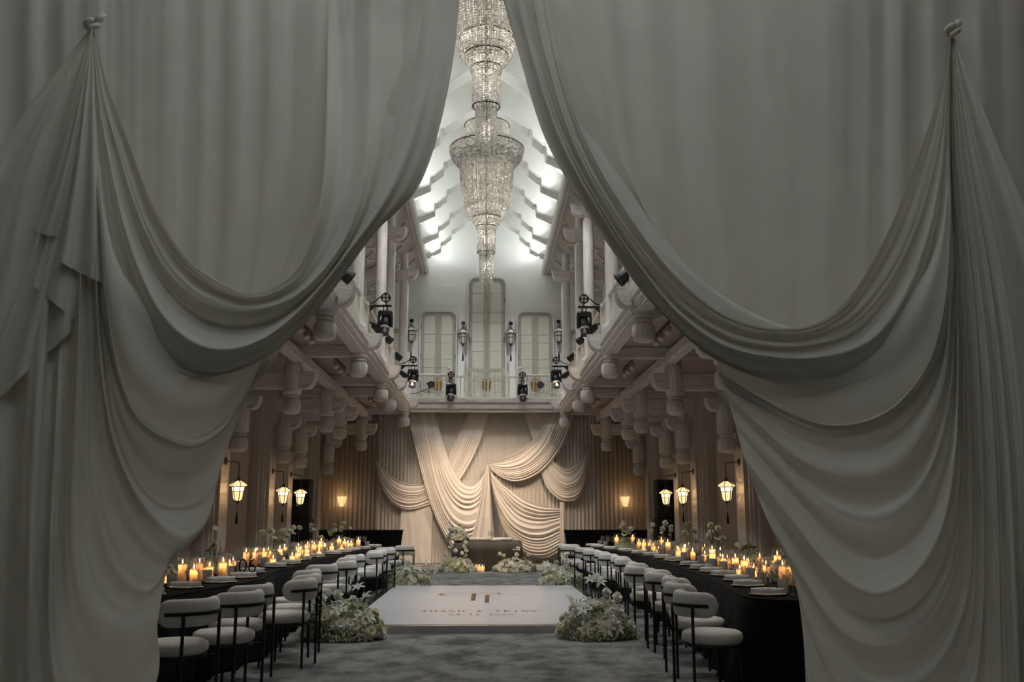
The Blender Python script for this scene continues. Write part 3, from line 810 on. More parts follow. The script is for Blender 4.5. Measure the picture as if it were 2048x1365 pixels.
def chandelier():
    r = empty('chandelier', (0, 0, 0))
    def tier(name, *a, **k):
        m = MB(); strands(m, *a, **k); o = m.build(name, 'crystal', r); o['kind'] = 'stuff'
    tier('crystal_crown', 0.46, 9.95, 0.50, 9.58, 64, 0.024)
    tier('crystal_collar', 0.82, 9.38, 0.62, 8.98, 110, 0.022, curve=lambda t: 0.82 - 0.02 * t - 0.2 * t * t)
    tier('crystal_collar', 0.55, 9.62, 0.82, 9.40, 80, 0.020)
    tier('crystal_curtain', 0.585, 9.30, 0.48, 8.02, 112, 0.019, curve=lambda t: 0.585 - 0.015 * t - 0.10 * t ** 4)
    tier('crystal_lining', 0.52, 9.25, 0.44, 8.15, 60, 0.024)
    tier('crystal_bowl', 0.48, 8.12, 0.36, 7.78, 80, 0.018)
    tier('crystal_bowl', 0.34, 7.98, 0.29, 7.68, 60, 0.018)
    tier('crystal_cup', 0.27, 7.76, 0.20, 7.50, 50, 0.017)
    tier('crystal_tube', 0.19, 7.58, 0.19, 7.00, 40, 0.017)
    tier('crystal_tail', 0.145, 7.04, 0.145, 6.34, 30, 0.015)
    tier('crystal_heart', 0.06, 7.4, 0.06, 6.5, 10, 0.02)
    for R_, z in ((0.82, 9.40), (0.58, 9.30), (0.385, 8.06), (0.30, 7.80), (0.215, 7.60), (0.19, 7.02), (0.50, 9.95), (0.5, 9.6)):
        torus(R_, 0.011, z).build('hoop', 'bronze', r, True)
    MB().tube([(0, 0, 12.05), (0, 0, 6.6)], 0.018, 8).build('stem', 'bronze', r)
    MB().lathe([(0.03, 11.86), (0.12, 11.94), (0.14, 12.0), (0.14, 12.04)], 16).build('ceiling_rose', 'bronze', r, True)
    for i in range(6):
        a = PI / 3 * i; MB().tube([(0.02 * math.cos(a), 0.02 * math.sin(a), 9.5), (0.8 * math.cos(a), 0.8 * math.sin(a), 9.4)], 0.008, 5).build('spoke', 'bronze', r)
    return r
ch1 = tag(chandelier(), 'tiered crystal chandelier hanging nearest the entrance curtains', 'chandelier', 'crystal chandeliers')
ch1.location = (0.0, 12.6, 0.05)
ch2 = copy_tree(ch1); ch2.location = (0.02, 20.0, 0.0)
ch2['label'] = 'tiered crystal chandelier with flared collar, farther along the nave'

for (cx, cy) in ((0.0, 12.6), (0.02, 20.0)):           # added fill lights that brighten the unlit crystal tiers from inside
    for z in (9.1, 8.55, 7.85): point('added_crystal_fill', (cx, cy, z), CRYSTAL_FILL_P, (1.0, 0.96, 0.88), 0.03)
    for z in (7.3, 6.72): point('added_crystal_fill', (cx, cy, z), CRYSTAL_FILL_P * .15, (1.0, 0.96, 0.88), 0.03)
# ------------------------------------------------------------------ lanterns
def lantern(lit=True, arm=True):
    r = empty('lantern')
    G, C = ('lantern_glow', 'lantern_core') if lit else ('unlit_glass', 'unlit_glass')
    n = 6
    MB().lathe([(0.03, 0.155), (0.09, 0.12), (0.155, 0.075), (0.16, 0.055), (0.118, 0.045)], n, cap=False).build('glass_roof', G, r)
    MB().lathe([(0.112, 0.04), (0.098, -0.045)], n, cap=False).build('upper_panes', C, r)
    MB().lathe([(0.096, -0.05), (0.088, -0.13), (0.075, -0.185), (0.045, -0.21), (0, -0.212)], n, cap=False).build('lower_bowl', G, r)
    for k in range(n):
        a = 2 * PI * k / n; c_, s_ = math.cos(a), math.sin(a)
        pts = [(rr * c_, rr * s_, z) for rr, z in ((0.035, 0.157), (0.093, 0.122), (0.16, 0.078), (0.162, 0.054), (0.121, 0.044), (0.101, -0.046), (0.091, -0.13), (0.078, -0.187), (0.046, -0.212))]
        MB().tube(pts, 0.0075, 5).build('rib', 'bronze', r)
    for R_, z in ((0.101, -0.047), (0.118, 0.042)):
        torus(R_, 0.006, z, 12).build('band', 'bronze', r)
    MB().lathe([(0.055, 0.145), (0.04, 0.17), (0.018, 0.21), (0.01, 0.27), (0.0, 0.28)], 10).build('cap', 'bronze', r, True)
    MB().lathe([(0.0, -0.30), (0.008, -0.28), (0.022, -0.24), (0.05, -0.212)], 10).build('finial', 'bronze', r, True)
    MB().tube([(0, 0, -0.29), (0, 0, -0.42)], 0.003, 4).build('tassel_cord', 'bronze', r)
    MB().lathe([(0.022, -0.62), (0.018, -0.5), (0.008, -0.42), (0.0, -0.41)], 8).build('tassel', 'black_cloth', r)
    if arm:
        MB().tube([(0, 0, 0.27), (0, 0, 0.46), (0.02, 0, 0.48), (0.24, 0, 0.50)], 0.010, 6).build('arm', 'bronze', r)
        MB().lathe([(0.0, 0.0), (0.06, 0.0), (0.07, 0.015), (0.03, 0.03), (0, .035)], 14).build('wall_plate', 'bronze', r, True, loc=(0.25, 0, 0.50), rot=(0, -PI / 2, 0))
    return r
L0 = lantern()
first = True
for s in (-1, 1):
    for bi, y in enumerate((17.5, 21.4, 23.4)):
        o = L0 if first else copy_tree(L0); first = False
        o.location = (s * 4.43, y - 0.05, 1.86); o.rotation_euler = (0, 0, 0 if s > 0 else PI)
        tag(o, f'lit hexagonal wall lantern with tassel, {("nearest the entrance", "middle one", "farthest one")[bi]} on the {SIDE[s]} wall', 'lantern', 'lit lanterns on the aisle walls')
        point('lantern_bulb', (s * 4.43, y - 0.05, 1.84), 9.0, (1.0, 0.60, 0.27), 0.02)
U0 = lantern(False, False)
for i, (x, z, lb) in enumerate(((-0.71, 7.13, 'left of the tall centre door'), (0.84, 7.13, 'right of the tall centre door'), (-2.38, 7.2, 'half hidden by the far left column'), (2.4, 7.2, 'half hidden by the far right column'))):
    o = U0 if i == 0 else copy_tree(U0)
    o.location = (x, YU - 0.2, z); o.scale = (1.25, 1.25, 1.35)
    tag(o, 'unlit tasselled wall lantern on the gable wall, ' + lb, 'lantern', 'unlit lanterns on the gable wall')
    MB().lathe([(0.0, -.05), (0.05, -0.03), (0.055, 0), (0.05, 0.03), (0.0, .05)], 12).build('ball_mount', 'bronze', o, True, loc=(0, 0.05, 0.31))
for s in (-1, 1):
    o = empty('wall_sconce', (s * 4.22, 28.72, 1.84))
    tag(o, f'warm sconce glowing through the sheer drape at the {SIDE[s]} end of the stage', 'sconce', 'sconces behind the sheer drapes')
    MB().lathe([(0.06, -0.2), (0.11, -0.05), (0.14, 0.08), (0.17, 0.1)], 8, cap=False).build('shade', 'sconce_glow', o)
    MB().lathe([(0.0, -.28), (0.03, -.25), (0.05, -.2)], 8).build('finial', 'bronze', o)
    MB().tube([(0, 0, -.22), (0, 0.1, -.22), (0, 0.2, -.2)], 0.012, 6).build('arm', 'bronze', o)

# ------------------------------------------------------------------ stage drapes at the far end
YD = 28.55
def pleated(name, label, xa, xb, ya, yb_, pleat_px, amp, mat, Y, seed=1, top_px=826):
    """hanging sheet with fine vertical pleats between pixel columns xa..xb at depth Y"""
    rn = random.Random(seed)
    pa = at_y(xa, 960, Y).x; pb = at_y(xb, 960, Y).x
    zt = at_y(960, ya, Y).z; zb = 0.01
    pl = abs(at_y(xa + pleat_px, 960, Y).x - pa)
    n = int((pb - pa) / pl * 6)
    ph = [0.0]; 
    for i in range(n): ph.append(ph[-1] + rn.uniform(0.6, 1.4) * 2 * PI / 6)
    am = [rn.uniform(0.6, 1.2) for i in range(n + 1)]
    rows = []
    for j in range(9):
        t = j / 8
        rows.append([(pa + (pb - pa) * i / n, Y + amp * am[i] * math.sin(ph[i] + 0.3 * math.sin(3 * t + i * .05)) * (0.55 + 0.45 * t), zt + (zb - zt) * t) for i in range(n + 1)])
    m = MB(); m.grid(rows)
    return tag(m.build(name, mat, None, 'all'), label, 'drape')
pleated('stage_drape', 'pale pleated drape hanging flat behind the stage swags', 752, 1200, 826, 1128, 7.5, 0.03, 'stage_drape_shaded', YD, 3)
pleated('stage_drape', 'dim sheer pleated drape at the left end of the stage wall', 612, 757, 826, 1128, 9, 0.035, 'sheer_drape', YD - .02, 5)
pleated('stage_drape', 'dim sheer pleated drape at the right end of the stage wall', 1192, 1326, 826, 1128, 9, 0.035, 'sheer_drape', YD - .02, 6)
def swag(name, label, keys, Y, nf, amp, bulge, mat='stage_drape', ns=40, per=14, taper=(0.35, 0.35), seed=0):
    rn = random.Random(seed + 11)
    rows = []; K = len(keys) - 1
    ph = [rn.uniform(-0.5, 0.5) for _ in range(6)]
    per = max(per, int(nf * 8 / K) + 1)
    for t, row in loft_keys(keys, ns, per):
        u = t / K; out = []
        for i, p in enumerate(row):
            s_ = i / (ns - 1)
            e = min(1.0, taper[0] + (1 - taper[0]) * s_ * 3.0, taper[1] + (1 - taper[1]) * (1 - s_) * 3.0)
            q = 2 * PI * (nf * u + 0.5 * math.sin(2 * PI * 1.7 * u + ph[0] * 5) + 0.2 * math.sin(PI * 2 * s_ + ph[1] * 5))
            am_ = 0.62 + 0.38 * math.sin(2 * PI * 2.7 * u + ph[3] * 6 + 1.2 * s_)
            d = amp * e * am_ * (math.sin(q) + 0.3 * math.sin(2.3 * q + ph[2] + 2 * s_)) + bulge * math.sin(PI * s_) * (0.5 + 0.5 * math.sin(PI * u))
            w = at_y(p.x, p.y, Y - 0.04 - d)
            out.append((w.x, w.y, max(w.z, 0.012)))
        rows.append(out)
    m = MB(); m.grid(rows)
    return tag(m.build(name, mat, None, 'all'), label, 'drape')
SW = 'draped_swag'
swag(SW, 'diagonal strap of pleated fabric crossing behind the big central swag', [[(935, 826), (915, 875), (893, 925), (886, 962)], [(980, 826), (960, 885), (930, 945), (908, 978)]], YD - .05, 9, 0.02, 0.02, seed=1, taper=(.8, .8))
swag(SW, 'strap of pleated fabric falling behind the upper right swag', [[(1048, 826), (1062, 870), (1078, 915), (1082, 940)], [(1100, 826), (1098, 870), (1096, 900), (1100, 915)]], YD - .05, 9, 0.02, 0.02, seed=2, taper=(.8, .8))
swag(SW, 'large central swag sweeping from upper left to the centre knot', [
    [(870, 826), (885, 880), (905, 935), (925, 965), (945, 972), (962, 958), (975, 932)],
    [(858, 826), (872, 900), (892, 965), (918, 1000), (945, 1005), (965, 985), (975, 935)],
    [(845, 826), (858, 900), (878, 975), (910, 1030), (945, 1040), (967, 1010), (975, 940)],
    [(832, 826), (845, 900), (866, 985), (898, 1055), (938, 1076), (967, 1040), (976, 945)],
    [(815, 826), (832, 905), (855, 990), (883, 1060), (915, 1105), (950, 1112), (977, 950)]], YD - .12, 12, 0.042, 0.16, seed=3, taper=(.6, .25))
swag(SW, 'fall of fabric dropping from the centre knot to the floor', [
    [(973, 930), (968, 960), (955, 1020), (940, 1080), (930, 1127)], [(975, 930), (974, 960), (968, 1020), (962, 1080), (958, 1127)],
    [(977, 930), (980, 960), (984, 1020), (988, 1080), (990, 1127)]], YD - .22, 9, 0.03, 0.05, seed=4, taper=(.2, 1))
swag(SW, 'upper right swag curving from the top rail to the centre knot', [
    [(1100, 826), (1075, 870), (1040, 900), (1005, 918), (977, 928)], [(1120, 826), (1097, 888), (1058, 928), (1015, 940), (978, 931)],
    [(1150, 826), (1125, 892), (1085, 942), (1040, 963), (1005, 957), (978, 936)]], YD - .16, 12, 0.036, 0.12, seed=5, taper=(.6, .25))
swag(SW, 'bowl-shaped swag tied up at the far right of the stage', [
    [(1098, 908), (1115, 930), (1140, 937), (1163, 915), (1180, 885)], [(1090, 924), (1105, 955), (1132, 975), (1163, 955), (1180, 890)],
    [(1080, 938), (1093, 975), (1122, 1001), (1154, 998), (1172, 960), (1181, 900)]], YD - .12, 11, 0.026, 0.12, seed=6, taper=(.5, .25))
swag(SW, 'large lower right swag fanning from the centre knot behind the table', [
    [(977, 938), (1000, 965), (1040, 995), (1080, 1012), (1121, 1018)], [(979, 950), (1000, 1000), (1035, 1040), (1080, 1052), (1121, 1043)],
    [(982, 965), (1005, 1040), (1045, 1078), (1085, 1086), (1121, 1072)], [(985, 985), (1008, 1065), (1050, 1108), (1090, 1116), (1121, 1102)]], YD - .14, 13, 0.05, 0.14, seed=7, taper=(.2, .7))
swag(SW, 'small left swag drooping behind the big central swag', [
    [(752, 922), (775, 945), (800, 962), (830, 968), (858, 966)], [(753, 930), (770, 965), (795, 988), (830, 995), (860, 985)],
    [(755, 945), (768, 985), (790, 1010), (820, 1020), (862, 1010)]], YD - .1, 11, 0.022, 0.10, seed=8, taper=(.25, .8))
swag(SW, 'plain smooth cloth panel standing to the left of the head table', [[(803, 1008), (800, 1060), (797, 1128)], [(835, 1008), (833, 1060), (832, 1128)], [(866, 1000), (864, 1060), (862, 1128)]], YD - .07, 1.5, 0.012, 0.0, seed=9, taper=(1, 1))
swag(SW, 'narrow pleated tail hanging straight at the right of the lower swag', [[(1119, 1005), (1120, 1060), (1121, 1128)], [(1128, 1005), (1128, 1060), (1130, 1128)]], YD - .16, 2, 0.03, 0.0, seed=10, taper=(1, 1))
MB().tube([(at_y(612, 826, YD).x, YD - .02, at_y(960, 826, YD).z), (at_y(1326, 826, YD).x, YD - .02, at_y(960, 826, YD).z)], 0.025, 8).build('drape_rail', 'pilaster_paint')
tag(bpy.data.objects['drape_rail'], 'slim rail carrying the stage drapes under the end balcony', 'curtain rail')

# ------------------------------------------------------------------ entrance curtains
YC = 5.6
def front_panel(label, cols, Y, nf, amp, seed):
    """upright hanging panel lofted from pixel columns"""
    rn = random.Random(seed); ns = 60
    per = int(nf * 10 / (len(cols) - 1)) + 1
    phs = [rn.uniform(0, 6.28) for _ in range(5)]
    rows = []
    for t, row in loft_keys(cols, ns, per):
        u = t / (len(cols) - 1); out = []
        for i, p in enumerate(row):
            v = i / (ns - 1)
            q = 2 * PI * nf * u + 1.2 * math.sin(2 * PI * 3 * u + phs[0]) + 0.5 * math.sin(2.5 * v + phs[1])
            d = amp * (math.sin(q) * (0.6 + 0.4 * math.sin(2 * PI * 2.3 * u + phs[2])) + 0.4 * math.sin(0.47 * q + phs[3]) + 0.12 * math.sin(2.7 * q + phs[4]))
            w = at_y(p.x, p.y, Y - d)
            out.append((w.x, w.y, max(w.z, 0.012)))
        rows.append(out)
    m = MB(); m.grid(rows)
    return m
def front_swag(keys, heights, dips, Y, sgn, seed):
    rn = random.Random(seed); ns = 110; per = 14
    K = len(keys) - 1; rows = []
    phs = [rn.uniform(0, 6.28) for _ in range(6)]
    for t, row in loft_keys(keys, ns, per):
        i0 = min(int(t), K - 1); f = t - i0; sm = f * f * (3 - 2 * f)
        out = []
        for i, p in enumerate(row):
            s_ = i / (ns - 1)
            e = 0.15 + 1.35 * min(1.0, s_ * 2.2)
            e *= 0.40 + 0.60 * min(1.0, (1 - s_) * 3.2)
            h = heights[i0] * (1 - sm) + heights[i0 + 1] * sm - 1.15 * dips[i0] * math.sin(PI * f) ** 2
            fine = 0.006 * math.sin(2 * PI * (t * 2.6 + 0.25 * math.sin(5 * s_ + phs[0])) + phs[1]) + 0.004 * math.sin(2 * PI * t * 4.3 + 6 * s_ + phs[2])
            b = 0.17 * math.sin(PI * min(1, s_ * 1.15)) ** 1.0 * max(0.0, 1 - 0.05 * t)
            rec = max(0.0, min(1.0, (s_ - 0.60) / 0.25)); rec = rec * rec * (3 - 2 * rec)
            d = b + e * (h + fine) - rec * max(0.0, 0.18 - 0.06 * t) * (1 if sgn < 0 else 0)
            w = at_y(p.x, p.y, Y - d)
            out.append((w.x, w.y, max(w.z, 0.012)))
        rows.append(out)
    m = MB(); m.grid(rows)
    return m
KL = (185, 52)
left_keys = [
 [KL, (215, 170), (255, 280), (300, 400), (345, 480), (400, 540), (490, 587), (560, 568), (605, 520), (635, 430), (650, 300), (655, 100), (655, -170)],
 [KL, (205, 180), (238, 300), (280, 430), (330, 530), (395, 595), (480, 622), (570, 605), (640, 550), (700, 460), (735, 330), (748, 150), (750, -170)],
 [KL, (198, 200), (220, 330), (250, 460), (295, 580), (350, 660), (427, 700), (520, 682), (610, 610), (690, 510), (765, 400), (825, 250), (850, 100), (862, -170)],
 [KL, (193, 220), (212, 380), (235, 520), (270, 640), (315, 715), (370, 745), (450, 735), (540, 690), (620, 610), (715, 490), (815, 395), (875, 200), (905, 0), (922, -170)],
 [KL, (190, 250), (205, 430), (225, 580), (255, 690), (300, 770), (370, 816), (440, 800), (500, 750), (555, 690), (592, 640)],
 [KL, (188, 260), (200, 450), (215, 620), (245, 760), (290, 845), (380, 886), (440, 862), (480, 810), (510, 760), (527, 715)],
 [KL, (186, 270), (196, 470), (208, 660), (230, 820), (270, 930), (330, 990), (385, 985), (425, 955), (447, 920)],
 [KL, (184, 280), (190, 500), (200, 700), (222, 860), (262, 970), (310, 1040), (362, 1079), (400, 1062), (412, 1045)],
 [KL, (178, 300), (180, 520), (185, 750), (195, 950), (220, 1080), (260, 1150), (300, 1172), (330, 1145), (345, 1105)],
 [KL, (168, 300), (160, 550), (152, 800), (145, 1000), (152, 1130), (175, 1215), (215, 1265), (268, 1272), (316, 1240)],
 [KL, (150, 300), (128, 600), (112, 900), (102, 1150), (108, 1330), (150, 1480), (220, 1560), (268, 1520), (296, 1400)],
 [KL, (125, 300), (88, 600), (66, 900), (55, 1200), (52, 1400), (55, 1560), (60, 1650)],
 [KL, (70, 300), (5, 600), (-35, 900), (-55, 1200), (-60, 1650)],
 [KL, (30, 250), (-80, 450), (-180, 700), (-250, 1000), (-260, 1650)]]
left_h = [0.06, 0.05, 0.075, 0.0, 0.055, 0.085, 0.0, 0.08, 0.02, 0.05, 0.03, 0.05, 0.03, 0.05]
left_d = [0.045, 0.06, 0.02, 0.03, 0.055, 0.03, 0.03, 0.03, 0.03, 0.05, 0.05, 0.05, 0.05]
lc = tag(empty('entrance_curtain', (0, 0, 0)), 'large ivory entrance curtain gathered to a knot, left of the aisle', 'curtain', 'entrance curtains')
front_swag(left_keys, left_h, left_d, YC, -1, 4).build('swag', 'ivory_curtain', lc, 'all')
left_cols = [[(x, -170), (x, 300), (x, 800), (x, 1640)] for x in (-330, -200, -60, 80)] + [
 [(180, -170), (185, 300), (190, 700), (190, 1000)], [(260, -170), (262, 200), (262, 420), (262, 700)], [(380, -170), (382, 200), (380, 450), (376, 700)], [(500, -170), (500, 250), (494, 480), (470, 690)],
 [(600, -170), (598, 200), (584, 400), (556, 520), (515, 650)], [(700, -170), (698, 150), (688, 300), (650, 430), (600, 530), (545, 620)],
 [(740, -170), (738, 150), (724, 300), (682, 430), (620, 530), (560, 620)]]
front_panel('', left_cols, YC + .13, 15, 0.018, 21).build('upper_panel', 'ivory_curtain', lc, 'all')
def knot(K, s, parent):
    c = at_y(K[0], K[1], YC - 0.03); m = MB()
    n = 40; pts = []
    for i in range(n):
        a = 2 * PI * i / n
        pts.append((c.x + 0.028 * math.cos(a) + .008 * math.cos(3 * a), c.y - 0.01 + 0.02 * math.sin(2 * a), c.z + 0.03 * math.sin(a)))
    m.tube(pts, 0.018, 8, close=True)
    m.tube([c + Vector((s * 0.02, 0, 0.02)), c + Vector((s * .045, -.01, .05)), c + Vector((s * .06, 0.02, .09))], [0.02, 0.024, 0.012], 8)
    m.build('knot', 'ivory_curtain', parent, 'all')
knot(KL, 1, lc)
def tail(pts_l, name, parent, Y, K, seed):
    """cascading cloth tail: fan from the knot to a zigzag raw hem (pixel points left to right)"""
    cols = []
    for p in pts_l:
        mid = (K[0] + (p[0] - K[0]) * 0.45, K[1] + (p[1] - K[1]) * 0.55)
        cols.append([K, mid, p])
    rows = []
    for t, row in loft_keys(cols, 30, 6):
        out = []
        for i, p in enumerate(row):
            s_ = i / 29
            d = 0.035 * s_ * math.sin(2 * PI * t * 0.8 + seed) + 0.02
            w = at_y(p.x, p.y, Y - d); out.append((w.x, w.y, max(w.z, .012)))
        rows.append(out)
    MB().grid(rows).build(name, 'ivory_curtain', parent, 'all')
tail([(-90, 880), (0, 795), (70, 728), (138, 668), (150, 642)], 'tail', lc, YC - .10, KL, 0.4)
tail([(66, 571), (100, 600), (150, 640)], 'tail', lc, YC - .13, KL, 1.5)
tail([(118, 522), (160, 546), (208, 568)], 'tail', lc, YC - .17, KL, 0.2)
tail([(66, 462), (90, 470), (121, 474)], 'tail', lc, YC - .15, KL, 2.0)

KR = (1903, 62)
right_keys = [
 [KR, (1880, 180), (1848, 280), (1800, 410), (1745, 525), (1690, 605), (1635, 645), (1570, 656), (1490, 645), (1410, 603), (1330, 528), (1250, 420), (1180, 300), (1130, 170), (1095, 0), (1080, -170)],
 [KR, (1888, 200), (1865, 330), (1825, 460), (1775, 560), (1710, 637), (1640, 672), (1560, 680), (1470, 664), (1380, 612), (1300, 530), (1220, 420), (1150, 290), (1105, 160), (1068, 0), (1055, -170)],
 [KR, (1893, 220), (1880, 360), (1850, 490), (1805, 600), (1740, 682), (1650, 714), (1550, 715), (1450, 692), (1360, 630), (1280, 535), (1200, 415), (1128, 280), (1082, 150), (1045, 0), (1030, -170)],
 [KR, (1896, 240), (1890, 400), (1870, 540), (1830, 660), (1760, 740), (1660, 765), (1560, 755), (1460, 715), (1380, 650), (1310, 580), (1210, 445), (1130, 320), (1075, 160), (1025, 0), (1010, -170)],
 [KR, (1898, 250), (1895, 420), (1880, 570), (1845, 690), (1780, 770), (1700, 802), (1610, 802), (1530, 772), (1470, 740), (1425, 705)],
 [KR, (1899, 260), (1900, 440), (1890, 600), (1860, 720), (1800, 805), (1730, 845), (1650, 852), (1570, 825), (1490, 780), (1435, 745)],
 [KR, (1900, 270), (1904, 460), (1900, 640), (1880, 780), (1830, 880), (1770, 932), (1690, 946), (1600, 915), (1520, 850), (1448, 780)],
 [KR, (1901, 280), (1908, 480), (1908, 680), (1895, 830), (1860, 950), (1810, 1022), (1740, 1052), (1650, 1015), (1550, 920), (1465, 830)],
 [KR, (1902, 280), (1912, 500), (1916, 720), (1910, 900), (1885, 1050), (1830, 1150), (1755, 1190), (1680, 1155), (1590, 1050), (1490, 920)],
 [KR, (1904, 290), (1918, 520), (1926, 760), (1926, 980), (1905, 1130), (1850, 1240), (1750, 1282), (1670, 1240), (1600, 1140), (1530, 1030)],
 [KR, (1908, 300), (1928, 560), (1940, 820), (1945, 1050), (1930, 1220), (1870, 1350), (1780, 1390), (1690, 1350), (1625, 1250), (1585, 1150)],
 [KR, (1915, 300), (1945, 600), (1960, 900), (1965, 1150), (1950, 1350), (1900, 1480), (1800, 1520), (1690, 1480), (1640, 1390), (1605, 1260)],
 [KR, (1925, 300), (1965, 600), (1990, 900), (2000, 1200), (2000, 1450), (1960, 1580), (1850, 1640), (1720, 1630), (1640, 1570), (1614, 1420)],
 [KR, (1935, 300), (1985, 600), (2015, 900), (2030, 1200), (2035, 1450), (2000, 1620), (1880, 1690), (1740, 1690), (1650, 1660), (1622, 1600)],
 [KR, (1945, 280), (2010, 560), (2050, 850), (2065, 1200), (2070, 1400), (2070, 1650)],
 [KR, (1980, 250), (2080, 500), (2160, 800), (2200, 1200), (2200, 1650)]]
right_h = [0.075, 0.04, 0.05, -0.01, 0.04, 0.06, 0.05, 0.05, 0.075, 0.045, 0.03, 0.04, 0.04, 0.04, 0.04, 0.05]
right_d = [0.015, 0.05, 0.03, 0.03, 0.035, 0.05, 0.055, 0.045, 0.055, 0.045, 0.04, 0.03, 0.03, 0.04, 0.05]
rc = tag(empty('entrance_curtain', (0, 0, 0)), 'large ivory entrance curtain gathered to a knot, right of the aisle', 'curtain', 'entrance curtains')
front_swag(right_keys, right_h, right_d, YC, 1, 9).build('swag', 'ivory_curtain', rc, 'all')
right_cols = [[(1040, -170), (1050, 0), (1080, 120), (1110, 200), (1150, 320), (1210, 420)], [(1125, -170), (1130, 0), (1150, 150), (1190, 300), (1250, 420), (1330, 530), (1400, 610)],
 [(1245, -170), (1250, 0), (1265, 200), (1300, 400), (1360, 550), (1430, 670)], [(1400, -170), (1400, 0), (1410, 300), (1440, 500), (1480, 700)],
 [(1550, -170), (1550, 0), (1556, 400), (1572, 740)], [(1700, -170), (1700, 0), (1696, 400), (1690, 740)], [(1800, -170), (1800, 200), (1802, 500), (1805, 740)],
 [(1890, -170), (1900, 250), (1905, 600), (1910, 1000)]] + [[(x, -170), (x + 10, 300), (x + 30, 800), (x + 40, 1640)] for x in (1990, 2090, 2200, 2330)]
front_panel('', right_cols, YC + .13, 15, 0.018, 33).build('upper_panel', 'ivory_curtain', rc, 'all')
knot(KR, 1, rc)

# ------------------------------------------------------------------ dance floor
PX, PY0, PY1, PZ = 1.66, 11.85, 18.4, 0.095
pf = tag(empty('dance_floor', (0, 0, 0)), 'raised glossy white dance floor printed with a monogram and names', 'dance floor')
MB().box(-PX - .12, PX + .12, PY0, PY1, 0.0, PZ - .012).build('platform_base', 'platform_grey', pf)
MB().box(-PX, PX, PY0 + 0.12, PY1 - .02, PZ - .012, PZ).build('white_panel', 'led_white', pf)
for (a, b, c, d) in ((-PX - .12, PX + .12, PY0, PY0 + .12), (-PX - .12, -PX, PY0 + .12, PY1), (PX, PX + .12, PY0 + .12, PY1)):
    MB().box(a, b, c, d, PZ - .012, PZ - .004).build('mirror_border', 'mirror_edge', pf)
ZP = PZ + 0.0015
def print_quad(pts, name='printed_stroke'):
    vs = [at_z(x, y, ZP) for x, y in pts]
    vs = [tuple(v) for v in vs] + [(v.x, v.y, v.z - .001) for v in vs]; n = len(pts)
    MB().add(vs, [tuple(range(n)), tuple(reversed(range(n, 2 * n)))] + [(i, (i + 1) % n, n + (i + 1) % n, n + i) for i in range(n)]).build(name, 'print_brown', pf)
print_quad([(944, 1187.8), (953.2, 1187.6), (950.3, 1202.2), (941.2, 1202.3)]); print_quad([(970, 1191), (979, 1190.9), (978.3, 1206.3), (969.3, 1206.5)])
def hairline(pts, w=0.012):
    P = [at_z(x, y, ZP) for x, y in pts]
    P = resample([tuple(p) for p in P], 30)
    rows = []
    for i, p in enumerate(P):
        d = (P[min(i + 1, 29)] - P[max(i - 1, 0)]).normalized(); n_ = Vector((-d.y, d.x, 0)) * (w if not callable(w) else w(i / 29))
        rows.append([tuple(p - n_), tuple(p + n_)])
    MB().grid(rows).build('printed_line', 'print_brown', pf)
hairline([(960, 1190.9), (900, 1192.3), (884, 1191), (881, 1189.5), (886, 1188), (905, 1186.4), (960, 1185.8), (1000, 1187)], lambda t: 0.012 + 0.03 * max(0, 1 - abs(t - .38) * 6))
hairline([(897, 1189.8), (905, 1188.4), (950, 1187.7), (990, 1187), (998, 1187.6), (1000, 1189)], lambda t: 0.010 + 0.03 * max(0, (t - .85) * 6))
hairline([(940, 1191.2), (1000, 1190.4), (1050, 1190.3)], 0.010)
# names and date, serif strokes (unit box: x 0..1, y 0..1): (x0,y0,x1,y1,weight)
T_, t_ = 0.16, 0.045
GL = {'T': [(0, .97, 1, .97, t_), (.5, 0, .5, 1, T_), (0, .85, 0, 1, t_), (1, .85, 1, 1, t_)],
      'H': [(.15, 0, .15, 1, T_), (.85, 0, .85, 1, T_), (.15, .5, .85, .5, t_)],
      'A': [(0, 0, .48, 1, t_), (.48, 1, .95, 0, T_), (.2, .35, .75, .35, t_)],
      'N': [(.1, 0, .1, 1, t_), (.1, 1, .9, 0, T_), (.9, 0, .9, 1, t_)],
      '&': [(.9, 0, .25, .8, T_ * .8), (.25, .8, .45, 1, t_), (.45, 1, .6, .8, t_), (.6, .8, .1, .3, t_), (.1, .3, .3, 0, T_ * .6), (.3, 0, .9, .5, t_)],
      'R': [(.2, 0, .2, 1, T_), (.2, .97, .75, .9, t_), (.75, .9, .75, .6, T_ * .6), (.75, .6, .2, .5, t_), (.35, .5, .95, 0, T_ * .8)],
      'I': [(.5, 0, .5, 1, T_), (.35, .98, .65, .98, t_), (.35, .02, .65, .02, t_)],
      'Y': [(0, 1, .5, .45, T_), (1, 1, .5, .45, t_), (.5, 0, .5, .45, T_)],
      '0': [(.12, .25, .12, .75, T_), (.12, .75, .5, 1, t_), (.5, 1, .88, .75, t_), (.88, .25, .88, .75, T_), (.88, .25, .5, 0, t_), (.5, 0, .12, .25, t_)],
      '9': [(.85, .2, .85, .75, T_), (.85, .75, .5, 1, t_), (.5, 1, .15, .75, t_), (.15, .75, .5, .5, T_ * .6), (.5, .5, .85, .65, t_), (.85, .2, .3, 0, t_)],
      '1': [(.5, 0, .5, 1, T_), (.2, .85, .5, 1, t_)], '2': [(.1, .75, .45, 1, t_), (.45, 1, .85, .75, T_ * .7), (.85, .75, .1, 0, t_), (.1, .03, .9, .03, T_ * .7)],
      '.': [(.45, 0, .55, .12, T_)]}
